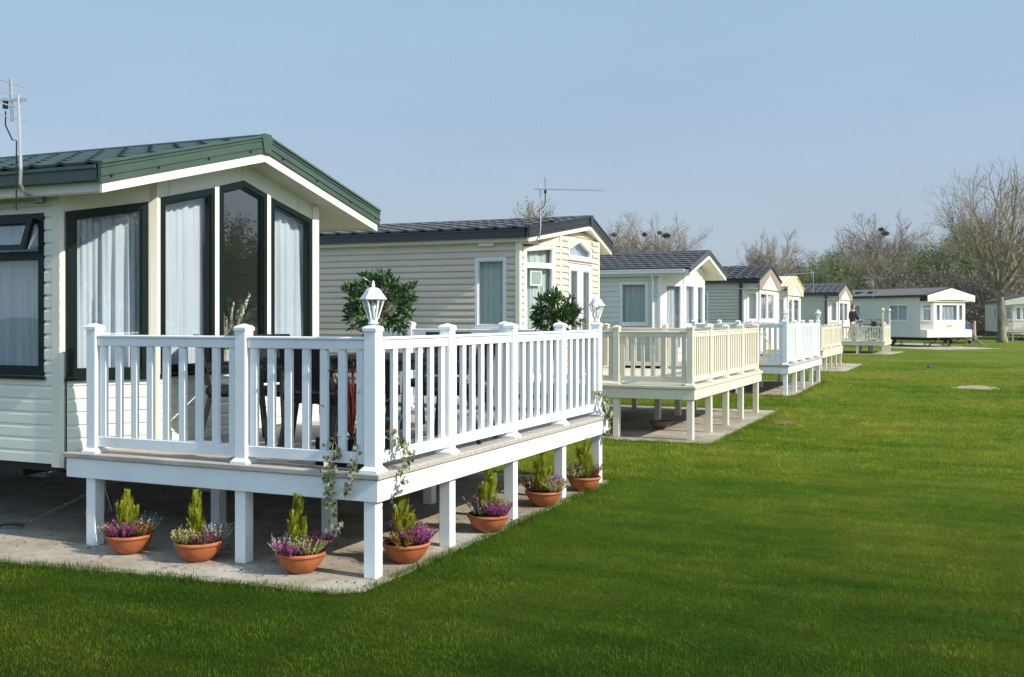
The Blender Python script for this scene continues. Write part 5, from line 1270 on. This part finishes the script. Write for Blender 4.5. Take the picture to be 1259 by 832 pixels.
# longer tufts left along the edges of the slabs
for s in SL[:3]:
    Pe=[]
    for i in range(len(s)):
        a,b=np.array(s[i]),np.array(s[(i+1)%len(s)]); l=np.hypot(*(b-a)); k=int(l*700); t=g.random(k)[:,None]; nn=np.array([(b-a)[1],-(b-a)[0]])/l
        Pe.append(a+(b-a)*t+nn*g.normal(.015,.035,k)[:,None])
    P=np.concatenate(Pe); dd=-sY*P[:,0]+cY*P[:,1]; la=cY*P[:,0]+sY*P[:,1]; P=P[(dd>3)&(dd<34)&(np.abs(la)<.62*dd+.8)]; n=len(P)
    cl=.5+.5*np.sin(P[:,0]*7+P[:,1]*9)*np.sin(P[:,0]*17-P[:,1]*13)
    h=g.uniform(.025,.06,n)*(.6+.8*cl); w=.0036*np.maximum(1,dd[(dd>3)&(dd<34)&(np.abs(la)<.62*dd+.8)]/9)**.75; a=g.random(n)*6.283; tl=np.abs(g.normal(0,.5,n))
    D=np.stack([np.cos(a)*tl*h,np.sin(a)*tl*h,h],1); W=np.stack([np.cos(a+1.5)*w/2,np.sin(a+1.5)*w/2,0*w],1); b=np.stack([P[:,0],P[:,1],np.full(n,-.012)],1)
    m_=b+D*[.5,.5,.55]; T_=b+D*[1.3,1.3,.9]
    Vs.append(np.stack([b-W,b+W,m_+W*.75,m_-W*.75,T_],1).reshape(-1,3)); Ns+=n; T.append(np.repeat(np.clip(g.normal(.4,.2,n),0,1),5))
v=np.concatenate(Vs); me=bpy.data.meshes.new('grass'); me.vertices.add(len(v)); me.vertices.foreach_set('co',v.ravel().astype(np.float32))
i0=np.arange(Ns)*5
loops=np.stack([i0,i0+1,i0+2,i0+3,i0+3,i0+2,i0+4],1).ravel(); me.loops.add(len(loops)); me.loops.foreach_set('vertex_index',loops.astype(np.int32))
ls=np.stack([np.arange(Ns)*7,np.arange(Ns)*7+4],1).ravel(); lt=np.tile([4,3],Ns)
me.polygons.add(2*Ns); me.polygons.foreach_set('loop_start',ls.astype(np.int32)); me.polygons.foreach_set('loop_total',lt.astype(np.int32)); me.update(calc_edges=True)
at=me.attributes.new('tint','FLOAT','POINT'); at.data.foreach_set('value',np.concatenate(T).astype(np.float32))
me.materials.append(M['grassblade']); o=bpy.data.objects.new('grass',me); COL.objects.link(o); o['kind']='stuff'
print('blades',Ns)
# ---------------------------------------------------------------- camera, light
cam=bpy.data.cameras.new('camera'); co=bpy.data.objects.new('camera',cam); COL.objects.link(co)
cam.sensor_width=36; cam.lens=1289.6/1259*36; cam.shift_y=-(416-389.4)/1259; cam.clip_end=3000; cam.clip_start=.05
co.location=(0,0,1.8); co.rotation_euler=(R(90),0,YAW); scn.camera=co
AZ,EL=R(SUN_AZ),R(SUN_EL)   # azimuth measured from +X towards -Y
sd=Vector((math.cos(EL)*math.cos(AZ),-math.cos(EL)*math.sin(AZ),math.sin(EL)))
su=bpy.data.lights.new('sun','SUN'); su.energy=4.2; su.angle=R(.5); su.color=(1,.93,.82)
so=bpy.data.objects.new('sun',su); COL.objects.link(so); so.rotation_euler=sd.to_track_quat('Z','Y').to_euler()
w=bpy.data.worlds.new('World'); scn.world=w; w.use_nodes=True; nt=w.node_tree; bg=nt.nodes['Background']
sk=nt.nodes.new('ShaderNodeTexSky'); sk.sky_type='NISHITA'; sk.sun_disc=False; sk.sun_elevation=EL; sk.sun_rotation=PI/2+AZ; sk.air_density=1.0; sk.dust_density=1.0; sk.ozone_density=1.6; sk.altitude=0
mxs=nt.nodes.new('ShaderNodeMix'); mxs.data_type='RGBA'; mxs.inputs[0].default_value=.8
tc0=nt.nodes.new('ShaderNodeTexCoord'); sp0=nt.nodes.new('ShaderNodeSeparateXYZ'); nt.links.new(tc0.outputs['Generated'],sp0.inputs[0])
mr0=nt.nodes.new('ShaderNodeMapRange'); mr0.inputs[1].default_value=.03; mr0.inputs[2].default_value=.27; nt.links.new(sp0.outputs['Z'],mr0.inputs[0])
hz0=nt.nodes.new('ShaderNodeMix'); hz0.data_type='RGBA'; hz0.inputs[6].default_value=(2.30,2.72,3.38,1); hz0.inputs[7].default_value=(2.14,3.02,4.02,1); nt.links.new(mr0.outputs[0],hz0.inputs[0]); nt.links.new(hz0.outputs[2],mxs.inputs[7])
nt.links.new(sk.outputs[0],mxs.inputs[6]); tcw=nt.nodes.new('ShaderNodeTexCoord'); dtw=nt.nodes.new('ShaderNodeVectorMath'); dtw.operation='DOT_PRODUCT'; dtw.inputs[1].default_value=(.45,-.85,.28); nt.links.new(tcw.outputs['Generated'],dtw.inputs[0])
mrw=nt.nodes.new('ShaderNodeMapRange'); mrw.interpolation_type='SMOOTHSTEP'  # added sky boost behind the camera, out of view, fills the shaded walls
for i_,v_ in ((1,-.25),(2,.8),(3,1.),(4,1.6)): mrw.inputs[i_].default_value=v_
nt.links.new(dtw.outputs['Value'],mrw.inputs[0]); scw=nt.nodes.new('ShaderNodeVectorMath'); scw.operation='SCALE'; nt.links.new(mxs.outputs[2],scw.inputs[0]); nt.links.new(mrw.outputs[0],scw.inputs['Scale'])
# thin high cloud streaks; the brighter sky behind the camera is added fill
nzw=nt.nodes.new('ShaderNodeTexNoise'); nzw.inputs['Scale'].default_value=2.2; nzw.inputs['Detail'].default_value=5; nzw.inputs['Roughness'].default_value=.55; mpw=nt.nodes.new('ShaderNodeMapping'); mpw.inputs['Scale'].default_value=(1,1,4.5); nt.links.new(tcw.outputs['Generated'],mpw.inputs[0]); nt.links.new(mpw.outputs[0],nzw.inputs['Vector'])
mr2=nt.nodes.new('ShaderNodeMapRange')
for i_,v_ in ((1,.3),(2,.75),(3,.965),(4,1.06)): mr2.inputs[i_].default_value=v_
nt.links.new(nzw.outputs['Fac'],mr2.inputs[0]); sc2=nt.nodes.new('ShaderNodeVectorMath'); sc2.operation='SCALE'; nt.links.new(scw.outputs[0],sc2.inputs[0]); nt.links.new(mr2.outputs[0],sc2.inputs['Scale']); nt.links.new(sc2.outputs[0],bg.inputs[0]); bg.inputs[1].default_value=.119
vs=scn.view_settings; vs.view_transform='Standard'; vs.look='None'; vs.exposure=.55; vs.gamma=1
scn.cycles.use_denoising=True; scn.cycles.use_adaptive_sampling=False; scn.cycles.max_bounces=8; scn.cycles.transparent_max_bounces=16; scn.cycles.caustics_reflective=False; scn.cycles.caustics_refractive=False

m=MB(); m.box(-160,200,-60,200,-1.05,18.)
hz,nt_,out_=newmat('haze_air'); pv=nt_.nodes.new('ShaderNodeVolumePrincipled'); pv.inputs['Color'].default_value=(.80,.86,.93,1); pv.inputs['Density'].default_value=.00042; pv.inputs['Anisotropy'].default_value=.3
nt_.links.new(pv.outputs[0],out_.inputs['Volume']); o=m.build('haze',hz); o['kind']='stuff'
